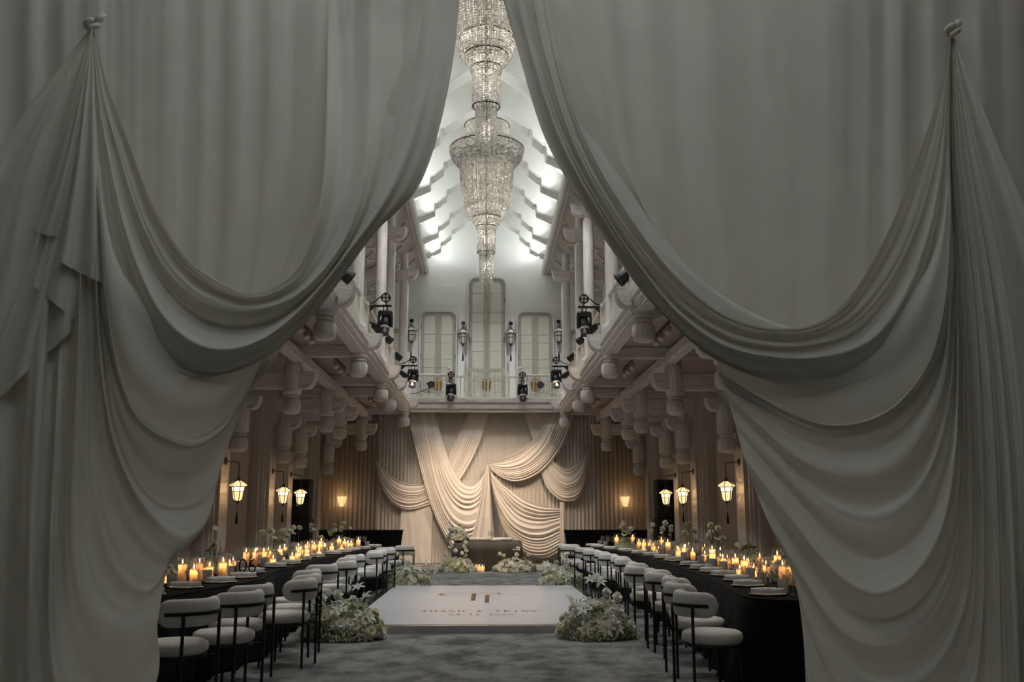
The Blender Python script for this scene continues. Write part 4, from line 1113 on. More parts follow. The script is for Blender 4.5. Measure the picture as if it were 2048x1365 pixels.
def letters(txt, x0, pitch, y0, h, w):
    for ci, ch in enumerate(txt):
        if ch == ' ': continue
        m = MB(); bx = x0 + ci * pitch
        for (a, b, c, d, wt) in GL[ch]:
            p = Vector((bx + a * w, y0 + b * h, ZP)); q = Vector((bx + c * w, y0 + d * h, ZP)); dr = (q - p).normalized(); n_ = Vector((-dr.y, dr.x, 0)) * (wt * w * .55)
            vs = [p - n_, p + n_, q + n_, q - n_]; vs = [tuple(v) for v in vs] + [(v.x, v.y, v.z - .001) for v in vs]
            m.add(vs, [(0, 1, 2, 3), (7, 6, 5, 4), (0, 4, 5, 1), (1, 5, 6, 2), (2, 6, 7, 3), (3, 7, 4, 0)])
        m.build('printed_letter', 'print_brown', pf)
letters('THANH & TRINY', -0.86, 0.126, 13.42, 0.26, 0.098)
letters('09.12.2020', -0.46, 0.088, 13.0, 0.20, 0.064)

# ------------------------------------------------------------------ chairs
def make_chair():
    r = empty('dining_chair')
    seat = [(0.0, 0.395), (0.16, 0.395), (0.215, 0.40), (0.238, 0.42), (0.243, 0.445), (0.236, 0.475), (0.21, 0.492), (0.12, 0.5), (0.0, 0.503)]
    MB().lathe(seat, 36, cap=False).build('seat', 'boucle', r, 'all')
    # wrap-round backrest
    Rb, zc, hh, th = 0.262, 0.705, 0.098, 0.042
    rows = []; A = 74
    na = 40
    for i in range(na + 1):
        a = -A + 2 * A * i / na
        dist = (A - abs(a)) / 22.0
        e = math.sqrt(max(0.0, 1 - (1 - min(1, dist)) ** 2)) if dist < 1 else 1.0
        e = max(e, 0.03)
        sec = []
        for k in range(16):
            q = 2 * PI * k / 16
            cx = math.copysign(abs(math.cos(q)) ** 0.75, math.cos(q)); sz = math.copysign(abs(math.sin(q)) ** 0.6, math.sin(q))
            rad = Rb + th * cx * (0.35 + 0.65 * e)
            sec.append((rad * math.sin(R(a)), -rad * math.cos(R(a)), zc + hh * sz * e))
        rows.append(sec)
    m = MB(); m.grid(rows, closed=True); m.build('backrest', 'boucle', r, 'all')
    rb = Rb + th + 0.006
    pts = [(rb * math.sin(R(a)), -rb * math.cos(R(a)), zc - 0.005) for a in range(-58, 59, 4)]
    rows = []
    for p in pts:
        d = Vector((p[0], p[1], 0)).normalized()
        rows.append([(p[0] - d.x * .006, p[1] - d.y * .006, p[2] - .013), (p[0] + d.x * .006, p[1] + d.y * .006, p[2] - .013), (p[0] + d.x * .006, p[1] + d.y * .006, p[2] + .013), (p[0] - d.x * .006, p[1] - d.y * .006, p[2] + .013)])
    m = MB(); m.grid(rows, closed=True); m.build('back_bar', 'black_metal', r)
    for a in (-34, 34):
        x, y = rb * math.sin(R(a)), -rb * math.cos(R(a))
        MB().tube([(x, y, 0), (x, y, zc)], 0.0125, 8).build('leg', 'black_metal', r, True)
    for a in (-130, 130):
        x, y = 0.225 * math.sin(R(a)), -0.225 * math.cos(R(a))
        MB().tube([(x * 1.08, y * 1.08, 0), (x, y, 0.40)], 0.0125, 8).build('leg', 'black_metal', r, True)
    torus(0.225, 0.011, 0.385, 28).build('seat_ring', 'black_metal', r, True)
    for a in (-34, 34):
        MB().tube([(rb * math.sin(R(a)), -rb * math.cos(R(a)), 0.385), (0.2 * math.sin(R(a)), -0.2 * math.cos(R(a)), 0.385)], 0.010, 6).build('seat_strut', 'black_metal', r)
    return r
CH0 = make_chair(); ch_used = [False]
def chair(x, y, rz, label, group):
    o = CH0 if not ch_used[0] else copy_tree(CH0); ch_used[0] = True
    o.location = (x, y, 0); o.rotation_euler = (0, 0, R(rz))
    return tag(o, label, 'chair', group)
L_CH = [(-2.27, 7.35, 60), (-2.08, 7.98, 64), (-2.17, 8.75, 64), (-1.90, 9.45, 79), (-1.98, 10.15, 82), (-2.12, 11.0, 78), (-2.12, 12.2, 60), (-1.99, 13.0, 76), (-2.15, 14.2, 82), (-2.14, 15.1, 72), (-1.97, 16.2, 80), (-1.99, 17.0, 66), (-1.92, 17.75, 70), (-2.0, 18.55, 62), (-1.72, 19.7, 56)]
R_CH = [(1.83, 7.85, -75), (1.93, 8.8, -84), (2.06, 9.6, -86), (2.02, 10.35, -88), (2.12, 11.0, -80), (1.99, 11.65, -80), (2.14, 12.5, -84), (2.15, 13.7, -88), (2.2, 14.5, -80), (2.12, 15.4, -72), (2.16, 16.3, -82), (2.07, 17.25, -74), (2.02, 18.3, -60), (1.84, 19.45, -60), (1.86, 20.35, -40)]
for s, lst in ((-1, L_CH), (1, R_CH)):
    for i, (x, y, rz) in enumerate(lst):
        chair(x, y, rz, f'ivory boucle chair on black legs, {ordn(i)} from the entrance on the {SIDE[s]} aisle side', f'aisle chairs of the {SIDE[s]} table')

# ------------------------------------------------------------------ long curved tables
CEN = {-1: [(6.6, 3.22), (7.3, 3.16), (8.8, 3.02), (10.0, 2.84), (11.5, 2.98), (13, 2.92), (14.4, 2.98), (16.5, 2.84), (18, 2.72), (19.6, 2.55)],
       1: [(7.9, 2.66), (8.6, 2.74), (10, 2.9), (11.7, 2.98), (13.7, 3.05), (15.4, 3.02), (17.2, 2.92), (18.5, 2.74), (20.0, 2.6)]}
HW = 0.56
def cen(s, y):
    C = CEN[s]
    if y <= C[0][0]: return C[0][1]
    for i in range(len(C) - 1):
        if y <= C[i + 1][0]:
            a, b = C[i], C[i + 1]; t = (y - a[0]) / (b[0] - a[0])
            return cr1(C[max(i - 1, 0)][1], a[1], b[1], C[min(i + 2, len(C) - 1)][1], t)
    return C[-1][1]
TZ = 0.75
for s in (-1, 1):
    y0, y1 = CEN[s][0][0], CEN[s][-1][0]
    ring_ = []
    n = 70
    for i in range(n + 1):
        y = y0 + (y1 - y0) * i / n
        ring_.append((s * (cen(s, y) - HW), y, -1))
    for k in range(1, 12):
        a = PI * k / 12; ring_.append((s * (cen(s, y1) - HW * math.cos(a)), y1 + HW * 0.8 * math.sin(a), 0))
    for i in range(n + 1):
        y = y1 - (y1 - y0) * i / n
        ring_.append((s * (cen(s, y) + HW), y, 1))
    for k in range(1, 12):
        a = PI * k / 12; ring_.append((s * (cen(s, y0) + HW * math.cos(a)), y0 - HW * 0.8 * math.sin(a), 0))
    t = tag(empty('banquet_table', (s * cen(s, (y0 + y1) / 2), (y0 + y1) / 2, 0)), f'long curving banquet table under a floor-length black cloth, {SIDE[s]} of the aisle', 'table', 'banquet tables')
    off = Vector(t.location)
    P = [Vector((p[0], p[1], 0)) - Vector((off.x, off.y, 0)) for p in ring_]
    N = len(P)
    nor = []
    for i in range(N):
        d = (P[(i + 1) % N] - P[i - 1]).normalized(); nor.append(Vector((d.y, -d.x, 0)) * (1 if s < 0 else -1))
    cxy = Vector((0, 0, 0))
    sg = 1 if nor[n // 2].x * (-s) > 0 else -1
    rows = []
    for (z, flare) in ((TZ, -0.012), (TZ - .012, 0.0), (TZ - .1, 0.012), (0.4, 0.04), (0.02, 0.10)):
        rows.append([tuple(P[i] + nor[i] * sg * (flare + (flare * 0.55 * math.sin(i * 1.9) if z < .7 else 0)) + Vector((0, 0, z))) for i in range(N)])
    m = MB(); m.grid(rows, closed=True); m.build('cloth_skirt', 'black_cloth', t, 'all')
    # top
    m = MB(); half = n + 1
    rr = []
    for i in range(n + 1):
        a = P[i]; b = P[half + 11 + (n - i)]
        rr.append([tuple(a.lerp(b, q / 4) + Vector((0, 0, TZ))) for q in range(5)])
    m.grid(rr)
    e1 = P[n:half + 12]; e0 = [P[half + 11 + n]] + P[half + 11 + n + 1:] + [P[0]]
    for e in (e1, e0):
        m.add([tuple(v + Vector((0, 0, TZ))) for v in e], [tuple(range(len(e)))])
    m.build('cloth_top', 'black_cloth', t)

# ------------------------------------------------------------------ tableware
def thing_copies(make):
    proto = make(); used = [False]
    def f(loc, rz=0.0, scale=1.0):
        o = proto if not used[0] else copy_tree(proto); used[0] = True
        o.location = loc; o.rotation_euler = (0, 0, rz); o.scale = (scale, scale, scale)
        return o
    return f
def mk_plate():
    r = empty('charger_plate')
    MB().lathe([(0, 0.004), (0.10, 0.004), (0.145, 0.014), (0.15, 0.016), (0.148, 0.010), (0.1, 0.0), (0, 0.0)], 28, cap=False).build('plate_body', 'charger_glass', r, True)
    torus(0.149, 0.003, 0.0155, 28).build('gold_rim', 'gold_rim', r, True)
    return r
def mk_napkin():
    m = MB(); rows = []
    for i in range(13):
        x = -0.13 + 0.26 * i / 12; f = 1 - 0.25 * abs(i - 6) / 6; tw = 0.12 * math.sin(i * .9)
        rows.append([(x, 0.036 * f * math.cos(q * PI / 5) + 0.006 * math.sin(i * 1.3 + q), 0.027 + 0.025 * f * math.sin(q * PI / 5 + tw) + 0.003 * math.sin(i * 2 + q * 1.7)) for q in range(10)])
    m.grid(rows, closed=True); m.add(rows[0], [tuple(range(10))]); m.add(rows[-1], [tuple(range(10))])
    return m.build('napkin', 'white_napkin', None, 'all')
def mk_tumbler():
    r = empty('tumbler')
    MB().lathe([(0.0, 0.004), (0.034, 0.004), (0.042, 0.10), (0.044, 0.105), (0.040, 0.105), (0.033, 0.012), (0, .012)], 20, cap=False).build('frosted_bowl', 'frosted_tumbler', r, True)
    MB().lathe([(0.0, 0), (0.034, 0), (0.0345, 0.006)], 20, cap=False).build('clear_foot', 'clear_glass', r, True)
    return r
def mk_wine():
    r = empty('wine_glass')
    MB().lathe([(0.0, 0.095), (0.02, 0.10), (0.036, 0.125), (0.040, 0.15), (0.036, 0.20), (0.033, 0.215)], 16, cap=False).build('bowl', 'stemware', r, True)
    MB().lathe([(0.0, 0.0), (0.033, 0.0), (0.033, 0.003), (0.008, 0.008), (0.004, 0.02), (0.0035, 0.085), (0.008, 0.097)], 12, cap=False).build('stem', 'stemware', r, True)
    return r
def mk_knife():
    m = MB()
    pl = [(-0.11, -.008), (-0.02, -.007), (0.0, -.01), (0.1, -.008), (0.115, 0.0), (0.1, .006), (0.0, .006), (-0.02, .006), (-0.11, .007)]
    m.prism(pl, 'z', 0.0, 0.004)
    return m.build('table_knife', 'steel_cutlery')
FL = {-1: [(9.3, -3.3), (9.7, -3.18), (10.9, -3.0), (13.55, -2.98), (14.4, -3.05), (15.9, -3.1), (17.1, -2.95), (18.0, -2.78), (19.2, -2.72)],
      1: [(9.35, 2.95), (10.0, 3.15), (11.6, 3.2), (12.6, 3.05), (13.6, 3.2), (14.8, 3.15), (15.9, 3.08), (17.0, 3.05), (17.9, 2.62), (19.0, 2.8)]}
OCC = [(x, y, 0.17) for s in (-1, 1) for (y, x) in FL[s]] + [(-2.62, 10.9, 0.12), (3.02, 11.35, 0.12)]
f_plate, f_nap, f_tum, f_wine, f_knife = map(thing_copies, (mk_plate, mk_napkin, mk_tumbler, mk_wine, mk_knife))
cnt = {}
def nxt(key):
    cnt[key] = cnt.get(key, -1) + 1
    return ordn(cnt[key])
for s, lst in ((-1, L_CH), (1, R_CH)):
    w = SIDE[s]
    spots_ = []
    for (x, y, rz) in lst: spots_.append((y + 0.12, -1))
    for (y, q) in sorted(spots_):
        if y > CEN[s][-1][0] + .2: y = CEN[s][-1][0] + .2
        ex = s * (cen(s, y) - HW)
        d = s
        px = ex + d * 0.22; jit = rnd.uniform(-.03, .03)
        o = f_plate((px, y + jit, TZ)); tag(o, f'gold-rimmed charger plate, {nxt("pl" + w)} from the entrance on the {w} table', 'plate', f'charger plates on the {w} table')
        o = f_nap((px, y + jit, TZ + .014), R(rnd.uniform(-25, 25))); tag(o, f'rolled white napkin on the {nxt("na" + w)} plate of the {w} table', 'napkin', f'napkins on the {w} table')
        o = f_knife((px + d * 0.02, y + jit - 0.20, TZ + .001), R(rnd.uniform(-12, 12)) + (0 if d > 0 else PI)); tag(o, f'steel knife beside the {nxt("kn" + w)} plate of the {w} table', 'knife', f'knives on the {w} table')
        OCC.append((ex + d * 0.40, y + 0.16 + jit, 0.055))
        o = f_tum((ex + d * 0.40, y + 0.16 + jit, TZ), 0, 1.12); tag(o, f'frosted white tumbler, {nxt("tu" + w)} from the entrance on the {w} table', 'tumbler', f'tumblers on the {w} table')
        for k in range(2):
            OCC.append((ex + d * (0.44 + .09 * k), y + 0.02 - .12 * k + jit, 0.045))
            o = f_wine((ex + d * (0.44 + .09 * k), y + 0.02 - .12 * k + jit, TZ), 0, 1.0 + .08 * k); tag(o, f'clear stemmed wine glass, {nxt("wi" + w)} from the entrance on the {w} table, aisle row', 'wine glass', f'wine glasses on the {w} table')
    y = CEN[s][0][0] + 2.6; i = 0
    while y < CEN[s][-1][0]:
        ex = s * (cen(s, y) + HW)
        for k in range(2):
            gx, gy = ex - s * (0.36 + .1 * k), y + .1 * k
            if any(math.hypot(gx - q[0], gy - q[1]) < q[2] + 0.05 for q in OCC): continue
            OCC.append((gx, gy, 0.045))
            o = f_wine((gx, gy, TZ), 0, 1.04); tag(o, f'clear stemmed wine glass, {nxt("wf" + w)} from the entrance on the {w} table, wall row', 'wine glass', f'wine glasses on the {w} table')
        o = f_nap((ex - s * .22, y + .2, TZ + .002), R(90 + rnd.uniform(-20, 20))); tag(o, f'rolled white napkin at the {nxt("nf" + w)} wall-side place of the {w} table', 'napkin', f'napkins on the {w} table')
        if i % 2 == 0:
            chair(s * (cen(s, y) + HW + 0.28), y + .25, 90 * s + rnd.uniform(-14, 14), f'ivory boucle chair on the wall side of the {w} table, {nxt("cw" + w)} from the entrance', f'wall-side chairs of the {w} table')
        y += 0.72; i += 1

# ------------------------------------------------------------------ candles
WAXM, GLM, FLM, WKM = {}, {}, None, None
def candle_meshes(h, rad, extra):
    k = (h, rad)
    if k not in WAXM:
        WAXM[k] = MB().lathe([(rad, 0.004), (rad, h - .006), (rad - .004, h), (rad - .012, h - .002), (rad - .016, h - .018)], 16, cap=False).mesh('wax', 'candle_wax', True)
        gr = rad + 0.012; gh = h + extra
        GLM[k] = MB().lathe([(0.0, 0.0), (gr, 0.0), (gr, gh), (gr - .002, gh)], 20, cap=False).mesh('glass_cylinder', 'clear_glass', True)
    return WAXM[k], GLM[k]
FLM = MB().lathe([(0.0, -0.006), (0.006, 0.002), (0.0075, 0.010), (0.005, 0.024), (0.0, 0.042)], 8, cap=False).mesh('flame', 'flame', True)
WKM = MB().lathe([(0.0015, -0.02), (0.0015, 0.004)], 5).mesh('wick', 'wick')
HT = [(0.08, 'short'), (0.13, 'medium'), (0.18, 'tall'), (0.23, 'very tall')]
CANDLE_P = 0.30
def candle(x, y, z, hi, label, group, rad=0.038, fl=1.0):
    h, _ = HT[hi]
    r = tag(empty('pillar_candle', (x, y, z)), label, 'candle', group)
    wm, gm = candle_meshes(h, rad, 0.07)
    put('wax', wm, r); put('glass_cylinder', gm, r); put('wick', WKM, r, loc=(0, 0, h)); put('flame', FLM, r, loc=(0, 0, h + .006), scale=(1.0 * fl, 1.0 * fl, 1.0 * fl))
    point('candle_light', (0, 0, h - 0.030), CANDLE_P, (1.0, 0.49, 0.18), 0.008, r)
CL = {-1: [(9.55, -3.02, 2), (9.95, -2.80, 8), (11.7, -2.98, 1), (12.5, -2.98, 6), (13.2, -2.90, 6), (13.9, -2.76, 4), (15.0, -2.88, 7), (15.8, -2.80, 6), (16.6, -2.78, 6), (17.6, -2.70, 5), (18.6, -2.6, 5)],
      1: [(9.0, 2.80, 3), (9.5, 3.0, 2), (10.4, 2.92, 7), (11.0, 2.98, 4), (12.0, 2.98, 5), (13.0, 3.05, 3), (14.2, 3.05, 5), (15.2, 3.02, 4), (16.6, 2.92, 7), (17.4, 2.86, 4), (18.4, 2.72, 5)]}
for s in (-1, 1):
    for (y, x, n) in CL[s]:
        pts = []
        tries = 0
        while len(pts) < n and tries < 400:
            tries += 1
            a = rnd.uniform(0, 2 * PI); rr_ = (0.22 + 0.0004 * tries) * math.sqrt(rnd.random()) * (0.6 if n < 4 else 1.0)
            p = (x + rr_ * math.cos(a), y + 1.4 * rr_ * math.sin(a))
            if all(math.hypot(p[0] - q[0], p[1] - q[1]) > 0.112 for q in pts) and all(math.hypot(p[0] - q[0], p[1] - q[1]) > q[2] + 0.054 for q in OCC): pts.append(p)
        pts.sort(key=lambda p: p[1])
        for j, p in enumerate(pts):
            hi = rnd.choice([0, 1, 1, 2, 2, 3]) if j > 0 else rnd.choice([0, 1])
            candle(p[0], p[1], TZ, hi, f'{HT[hi][1]} lit candle in a glass cylinder, {nxt("ca" + str(s))} from the entrance on the {SIDE[s]} table', f'candles on the {SIDE[s]} table')

# ------------------------------------------------------------------ flowers
def petal(m, L, W, curl, az, el, base=(0, 0, 0), tip=0.0, n=4):
    """curved petal from the base, pointing at azimuth az and elevation el"""
    rows = []
    for i in range(n + 1):
        t = i / n; w = W * math.sin(PI * min(0.98, 0.12 + 0.8 * t)) ** 0.8 * (1 - tip * t)
        rx = L * (math.sin(min(1.4, t * curl)) / max(curl, 0.2) if curl > 0.01 else t); rz = -L * 0.35 * t * t * curl
        rows.append([(rx, -w, rz + 0.25 * w), (rx, 0, rz), (rx, w, rz + 0.25 * w)])
    M = Matrix.Rotation(az, 4, 'Z') @ Matrix.Rotation(-el, 4, 'Y')
    b = Vector(base)
    m.grid([[tuple(M @ Vector(p) + b) for p in r_] for r_ in rows])
def lily_mesh(mat):
    m = MB()
    for k in range(6): petal(m, 0.085, 0.021, 1.1, k * PI / 3 + rnd.uniform(-.1, .1), R(38 if k % 2 else 28), tip=0.5, n=5)
    for k in range(5):
        a = k * 1.25; m.tube([(0, 0, 0), (0.012 * math.cos(a), 0.012 * math.sin(a), 0.05)], 0.0016, 3)
    return m.mesh('bloom', mat, 'all')
def ruffle_mesh(mat, n=34, rad=0.05, seed=0):
    rn = random.Random(seed); m = MB()
    for k in range(n):
        z = 1 - 1.35 * (k + .5) / n; a = k * 2.39996
        el = math.asin(max(-1, min(1, z)))
        petal(m, rad * rn.uniform(.85, 1.1), rad * 0.42, rn.uniform(.5, 1.1), a, el, n=3)
    return m.mesh('bloom', mat, 'all')
def daisy_mesh(mat):
    m = MB()
    for k in range(9): petal(m, 0.04, 0.012, 0.6, k * 2 * PI / 9, R(18), n=3)
    m.lathe([(0.0, 0.0), (0.012, 0.004), (0.0, 0.012)], 8)
    return m.mesh('bloom', mat, 'all')
B_LILY = [lily_mesh('petal_white'), lily_mesh('petal_white')]
B_RUF = [ruffle_mesh('petal_white', seed=1), ruffle_mesh('petal_cream', seed=2), ruffle_mesh('petal_white', 40, .055, seed=3), ruffle_mesh('petal_green', 28, .045, seed=4)]
B_DAISY = daisy_mesh('petal_white')
def gyp_cloud(n, rx, ry, rz, seed, mat='tiny_bloom', core=0.55, size=0.011):
    rn = random.Random(seed); m = MB()
    for i in range(n):
        a = rn.uniform(0, 2 * PI); e = math.asin(rn.uniform(0.02, 1)); q = core + (1.06 - core) * rn.random() ** 0.6
        lump = 1 + 0.16 * math.sin(3 * a + seed) * math.cos(2.5 * e)
        x, y, z = rx * q * lump * math.cos(a) * math.cos(e), ry * q * lump * math.sin(a) * math.cos(e), max(0.012, rz * q * lump * math.sin(e))
        b = size * rn.uniform(.6, 1.3)
        m.add([(x + b, y, z), (x - b * .5, y + b * .86, z), (x - b * .5, y - b * .86, z), (x, y, z + b * 1.2), (x, y, max(z - b * .8, 0.004))], [(0, 1, 3), (1, 2, 3), (2, 0, 3), (1, 0, 4), (2, 1, 4), (0, 2, 4)])
    return m
def leaf_cloud(n, rx, ry, rz, seed):
    rn = random.Random(seed); m = MB()
    for i in range(n):
        a = rn.uniform(0, 2 * PI); e = math.asin(rn.uniform(0.05, .95)); q = rn.uniform(.35, .95)
        b = (rx * q * math.cos(a) * math.cos(e), ry * q * math.sin(a) * math.cos(e), max(0.01, rz * q * math.sin(e)))
        petal(m, rn.uniform(.05, .1), .013, .5, a + rn.uniform(-.8, .8), rn.uniform(0.1, 1.2), b, .3, 3)
    return m
def arrangement(name, loc, rx, ry, rz, nb, label, seed, tall=(), gyp=2600, mix=(0.25, 0.75), z0=0.0, group='floor flower arrangements', bs=1.0):
    rn = random.Random(seed)
    r = tag(empty(name, loc), label, 'flowers', group)
    core = MB(); core.lathe([(rx * .78, 0.005), (rx * .80, rz * .2), (rx * .62, rz * .55), (rx * .3, rz * .78), (0, rz * .82)], 14)
    core.build('greenery_core', 'pale_green', r, True, scale=(1, ry / rx, 1))
    o = gyp_cloud(gyp, rx, ry, rz * .95, seed).build('baby_breath', 'tiny_bloom', r); o['kind'] = 'stuff'
    o = leaf_cloud(int(gyp / 18), rx, ry, rz, seed + 1).build('foliage', 'leaf_green', r, 'all'); o['kind'] = 'stuff'
    for i in range(nb):
        a = rn.uniform(0, 2 * PI); e = math.asin(rn.uniform(.08, 1)); q = rn.uniform(.86, 1.04)
        d = Vector((rx * math.cos(a) * math.cos(e), ry * math.sin(a) * math.cos(e), rz * math.sin(e))) * q
        d.z = max(d.z, 0.05)
        nrm = Vector((d.x / rx ** 2, d.y / ry ** 2, d.z / rz ** 2 + 0.2)).normalized()
        me = rn.choice(B_LILY) if rn.random() < mix[0] else rn.choice(B_RUF)
        put('bloom', me, r, loc=d, rot=nrm.to_track_quat('Z', 'Y').to_euler(), scale=rn.uniform(1.0, 1.5) * bs)
    for (dx, dy, h, kind) in tall:
        b = Vector((dx * .5, dy * .5, rz * .5)); tp = Vector((dx, dy, h))
        MB().tube([b, b.lerp(tp, .5) + Vector((.01, 0, 0)), tp], 0.004, 5).build('stem', 'stem_green', r)
        me = {'l': B_LILY[0], 'r': B_RUF[0], 'd': B_DAISY, 'g': B_RUF[3], 'c': B_RUF[1]}[kind]
        put('bloom', me, r, loc=tp, rot=(R(rn.uniform(20, 60)), 0, R(rn.uniform(-60, 60))), scale=rn.uniform(1.0, 1.35) * bs)
    return r
arrangement('floor_flowers', (-1.62, 11.38, 0), 0.48, 0.36, 0.40, 95, 'big mound of white and cream flowers at the near left dance floor corner', 31,
            [(0.18, -.1, .58, 'l'), (0.28, -.1, .48, 'l'), (-.05, -.1, .50, 'r'), (-.35, -.15, .40, 'r'), (-.22, -.1, .46, 'r'), (.10, .1, .42, 'r')], 3400)
arrangement('floor_flowers', (1.30, 11.38, 0), 0.44, 0.36, 0.42, 85, 'big mound of white lilies at the near right corner of the dance floor', 32,
            [(0.02, 0, .68, 'l'), (-.05, -.02, .66, 'l'), (.05, .02, .62, 'l'), (.12, -.1, .52, 'r'), (-.30, -.15, .42, 'l'), (.25, -.05, .46, 'r')], 3400, (0.55, .45))
arrangement('floor_flowers', (-1.46, 18.82, 0), 0.46, 0.36, 0.42, 62, 'greenish white flower mound at the far left corner of the dance floor', 33,
            [(0.10, -.1, .66, 'g'), (-.22, -.1, .66, 'c'), (.35, -.1, .5, 'l'), (.48, -.1, .34, 'g'), (-.1, 0, .56, 'g'), (.52, 0, .30, 'd')], 3400, (.2, .8))
arrangement('floor_flowers', (1.50, 18.82, 0), 0.46, 0.36, 0.42, 58, 'white lily and foliage mound at the far right corner of the dance floor', 34,
            [(0.02, -.1, .62, 'l'), (0.10, -.1, .66, 'l'), (-.30, -.1, .46, 'l'), (-.1, -.1, .5, 'g'), (.2, -.1, .5, 'l')], 3400, (.5, .5))
# head table
HY = 25.0
ht = tag(empty('head_table', (0.1, HY, 0)), 'small head table under a black satin cloth in front of the stage drapes', 'table')
m = MB(); rows = []
for (z, f) in ((0.75, -.01), (0.738, 0.0), (0.5, 0.03), (0.2, 0.06), (0.012, 0.085)):
    row = []
    hx, hy = 0.86 + f, 0.36 + f
    seg = [(-hx, -hy, hx, -hy), (hx, -hy, hx, hy), (hx, hy, -hx, hy), (-hx, hy, -hx, -hy)]
    c = 0
    for (a, b, a2, b2) in seg:
        for k in range(24):
            t = k / 24; wv = (0.02 * math.sin(c * .9) + .012 * math.sin(c * 2.3)) * (0 if z > .73 else (.75 - z) * 1.4)
            x, y = a + (a2 - a) * t, b + (b2 - b) * t
            nx, ny = (0, -1) if b == b2 and b < 0 else (0, 1) if b == b2 else (1, 0) if a > 0 else (-1, 0)
            row.append((x + nx * wv, y + ny * wv, z)); c += 1
    rows.append(row)
m.grid(rows, closed=True); m.build('cloth_skirt', 'black_satin', ht, True)
MB().box(-.855, .855, -.355, .355, .735, .752).build('cloth_top', 'black_satin', ht)
chair(-0.22, HY + .75, 180, 'ivory boucle chair behind the head table, nearer the tall flowers', 'head table chairs')
chair(0.50, HY + .75, 180, 'ivory boucle chair behind the head table, beside the lower flowers', 'head table chairs')
arrangement('table_flowers', (-0.66, HY - .18, 0.752), 0.27, 0.24, 0.30, 60, 'white flower mound on the left end of the head table', 41, [(-.15, -.1, .42, 'd'), (-.22, -.1, .50, 'd'), (.05, -.05, .38, 'g'), (-.2, -.15, .3, 'r')], 900, (.1, .9), group='head table flowers')
rr = arrangement('floor_flowers', (-0.66, HY - .62, 0), 0.46, 0.32, 0.34, 75, 'creamy flower mound on the floor below the left end of the head table', 42,
            [(.20, .05, .40, 'r'), (.22, .02, .52, 'r'), (.17, .06, .62, 'r'), (.20, .06, .72, 'r'), (.12, 0, .46, 'r'), (-.2, 0, .60, 'd'), (-.05, 0, .52, 'r'), (-.3, -.05, .42, 'r')], 1800, (.05, .95), group='head table flowers')
arrangement('floor_flowers', (0.78, HY - .58, 0), 0.52, 0.32, 0.32, 80, 'creamy flower mound on the floor below the right end of the head table', 43,
            [(.08, 0, .56, 'r'), (-.02, 0, .54, 'd'), (-.38, -.05, .44, 'r'), (-.28, -.05, .40, 'c'), (.35, 0, .42, 'r'), (.05, 0, .42, 'r')], 1800, (.05, .95), group='head table flowers')
for i, (dx, dy, h) in enumerate(((-.11, -.52, 1), (-.03, -.58, 1), (-.19, -.5, 1), (.38, -.5, 2), (.40, -.6, 0), (.48, -.5, 1), (.54, -.55, 1))):
    candle(dx - .0, HY + dy, 0.0, h, f'lit floor candle before the head table, {ordn(i)} counted from the tall flowers', 'floor candles at the head table', 0.05)
for i, (x, lb) in enumerate(((0.15, 'middle'), (.22, 'middle, set back'))):
    tag(f_wine((x, HY + (-.1 + .2 * i), .752), 0, 1.15), f'stemmed glass in the {lb} of the head table', 'wine glass')
for i, x in enumerate((-.3, .02, .6)):
    tag(f_plate((x, HY - .12, .752)), f'charger plate on the head table, {ordn(i)} from the flowers', 'plate', 'plates on the head table')
    tag(f_nap((x, HY - .12, .768), R(rnd.uniform(-10, 10)), 1.1), f'rolled napkin on the head table, {ordn(i)} from the flowers', 'napkin', 'napkins on the head table')
# flowers along the banquet tables
for s in (-1, 1):
    for i, (y, x) in enumerate(FL[s]):
        tl = [(rnd.uniform(-.12, .12), rnd.uniform(-.15, .15), rnd.uniform(.26, .52), rnd.choice('rdcg')) for _ in range(5)]
        arrangement('table_flowers', (x, y, TZ), 0.15, 0.16, 0.19, 15, f'low white flower cluster with tall stems, {ordn(i)} from the entrance on the {SIDE[s]} table', 60 + i + 20 * (s > 0), tl, 420, (.05, .95), group=f'flower clusters on the {SIDE[s]} table', bs=.85)
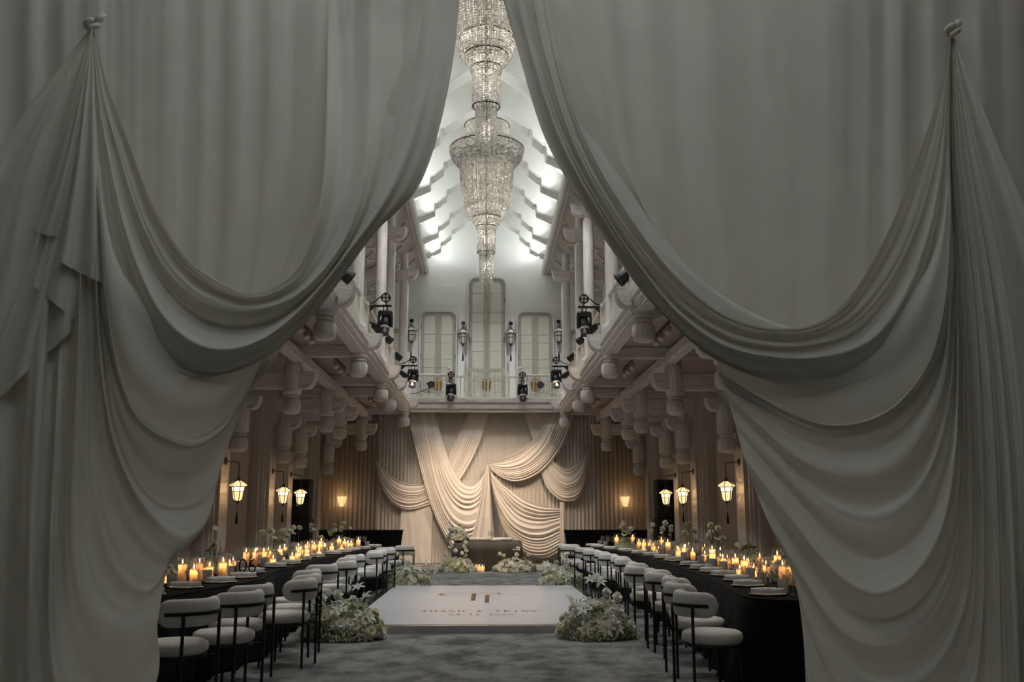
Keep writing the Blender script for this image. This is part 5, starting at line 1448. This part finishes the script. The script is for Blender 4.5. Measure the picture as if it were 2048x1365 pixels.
# table numbers
def number_sign(txt, loc, label):
    r = tag(empty('table_number', loc), label, 'table number')
    MB().box(-.10, .10, -.035, .035, 0, .02).build('sign_foot', 'black_metal', r)
    for i, ch in enumerate(txt):
        cx = -0.052 + i * .104; m = MB()
        if ch == '0': m.tube([(cx + .038 * math.cos(a), 0, .095 + .068 * math.sin(a)) for a in [2 * PI * k / 24 for k in range(24)]], .008, 6, close=True)
        else:
            m.tube([(cx + .034 * math.cos(a), 0, .065 + .038 * math.sin(a)) for a in [2 * PI * k / 20 for k in range(20)]], .008, 6, close=True)
            m.tube([(cx - .034, 0, .065), (cx - .032, 0, .11), (cx - .012, 0, .148), (cx + .024, 0, .163)], .008, 6)
        m.build('numeral', 'black_metal', r, True)
number_sign('06', (-2.62, 10.9, TZ), 'black freestanding 06 table number on the left table')
tag(MB().bbox(-.1, .1, -.02, .02, 0, .15, .01).build('card_stand', 'black_metal', None, loc=(3.02, 11.35, TZ)), 'small black card stand among the flowers on the right table', 'card stand')

# ------------------------------------------------------------------ black partitions and loudspeakers at the far corners
for s in (-1, 1):
    w = SIDE[s]
    x0, x1 = s * 2.05, s * 4.3
    a, b = min(x0, x1), max(x0, x1)
    p = tag(empty('low_partition', (s * 3.1, 24.6, 0)), f'low black partition behind the far end of the {w} table', 'partition', 'low black partitions')
    sl = 0.14
    m = MB(); m.prism([(s * -1.05 + s * sl, 0), (s * 1.05, 0), (s * 1.05, 1.0), (s * -1.05, 1.0)], 'y', -.08, .08); m.build('panel', 'black_cloth', p)
    MB().bbox(-1.06, 1.06, -.1, .1, 1.0, 1.03, .008).build('top_edge', 'black_metal', p)
    q = tag(empty('loudspeaker', (s * 4.62, 24.4, 0)), f'tall black loudspeaker stack at the far end of the {w} wall', 'loudspeaker', 'loudspeaker stacks')
    MB().bbox(-.32, .32, -.35, .35, 0, .75, .02).build('subwoofer', 'loudspeaker_black', q)
    MB().bbox(-.30, .30, -.33, .33, .75, 1.3, .02).build('subwoofer', 'loudspeaker_black', q)
    MB().bbox(-.26, .26, -.25, .25, 1.3, 2.28, .02).build('top_cabinet', 'loudspeaker_black', q)
    MB().box(-.06, .06, -.262, -.25, 1.62, 1.66).build('badge', 'frosted_tumbler', q)
    MB().box(-.22, .22, -.258, -.248, 1.7, 2.2).build('grille', 'black_cloth', q)
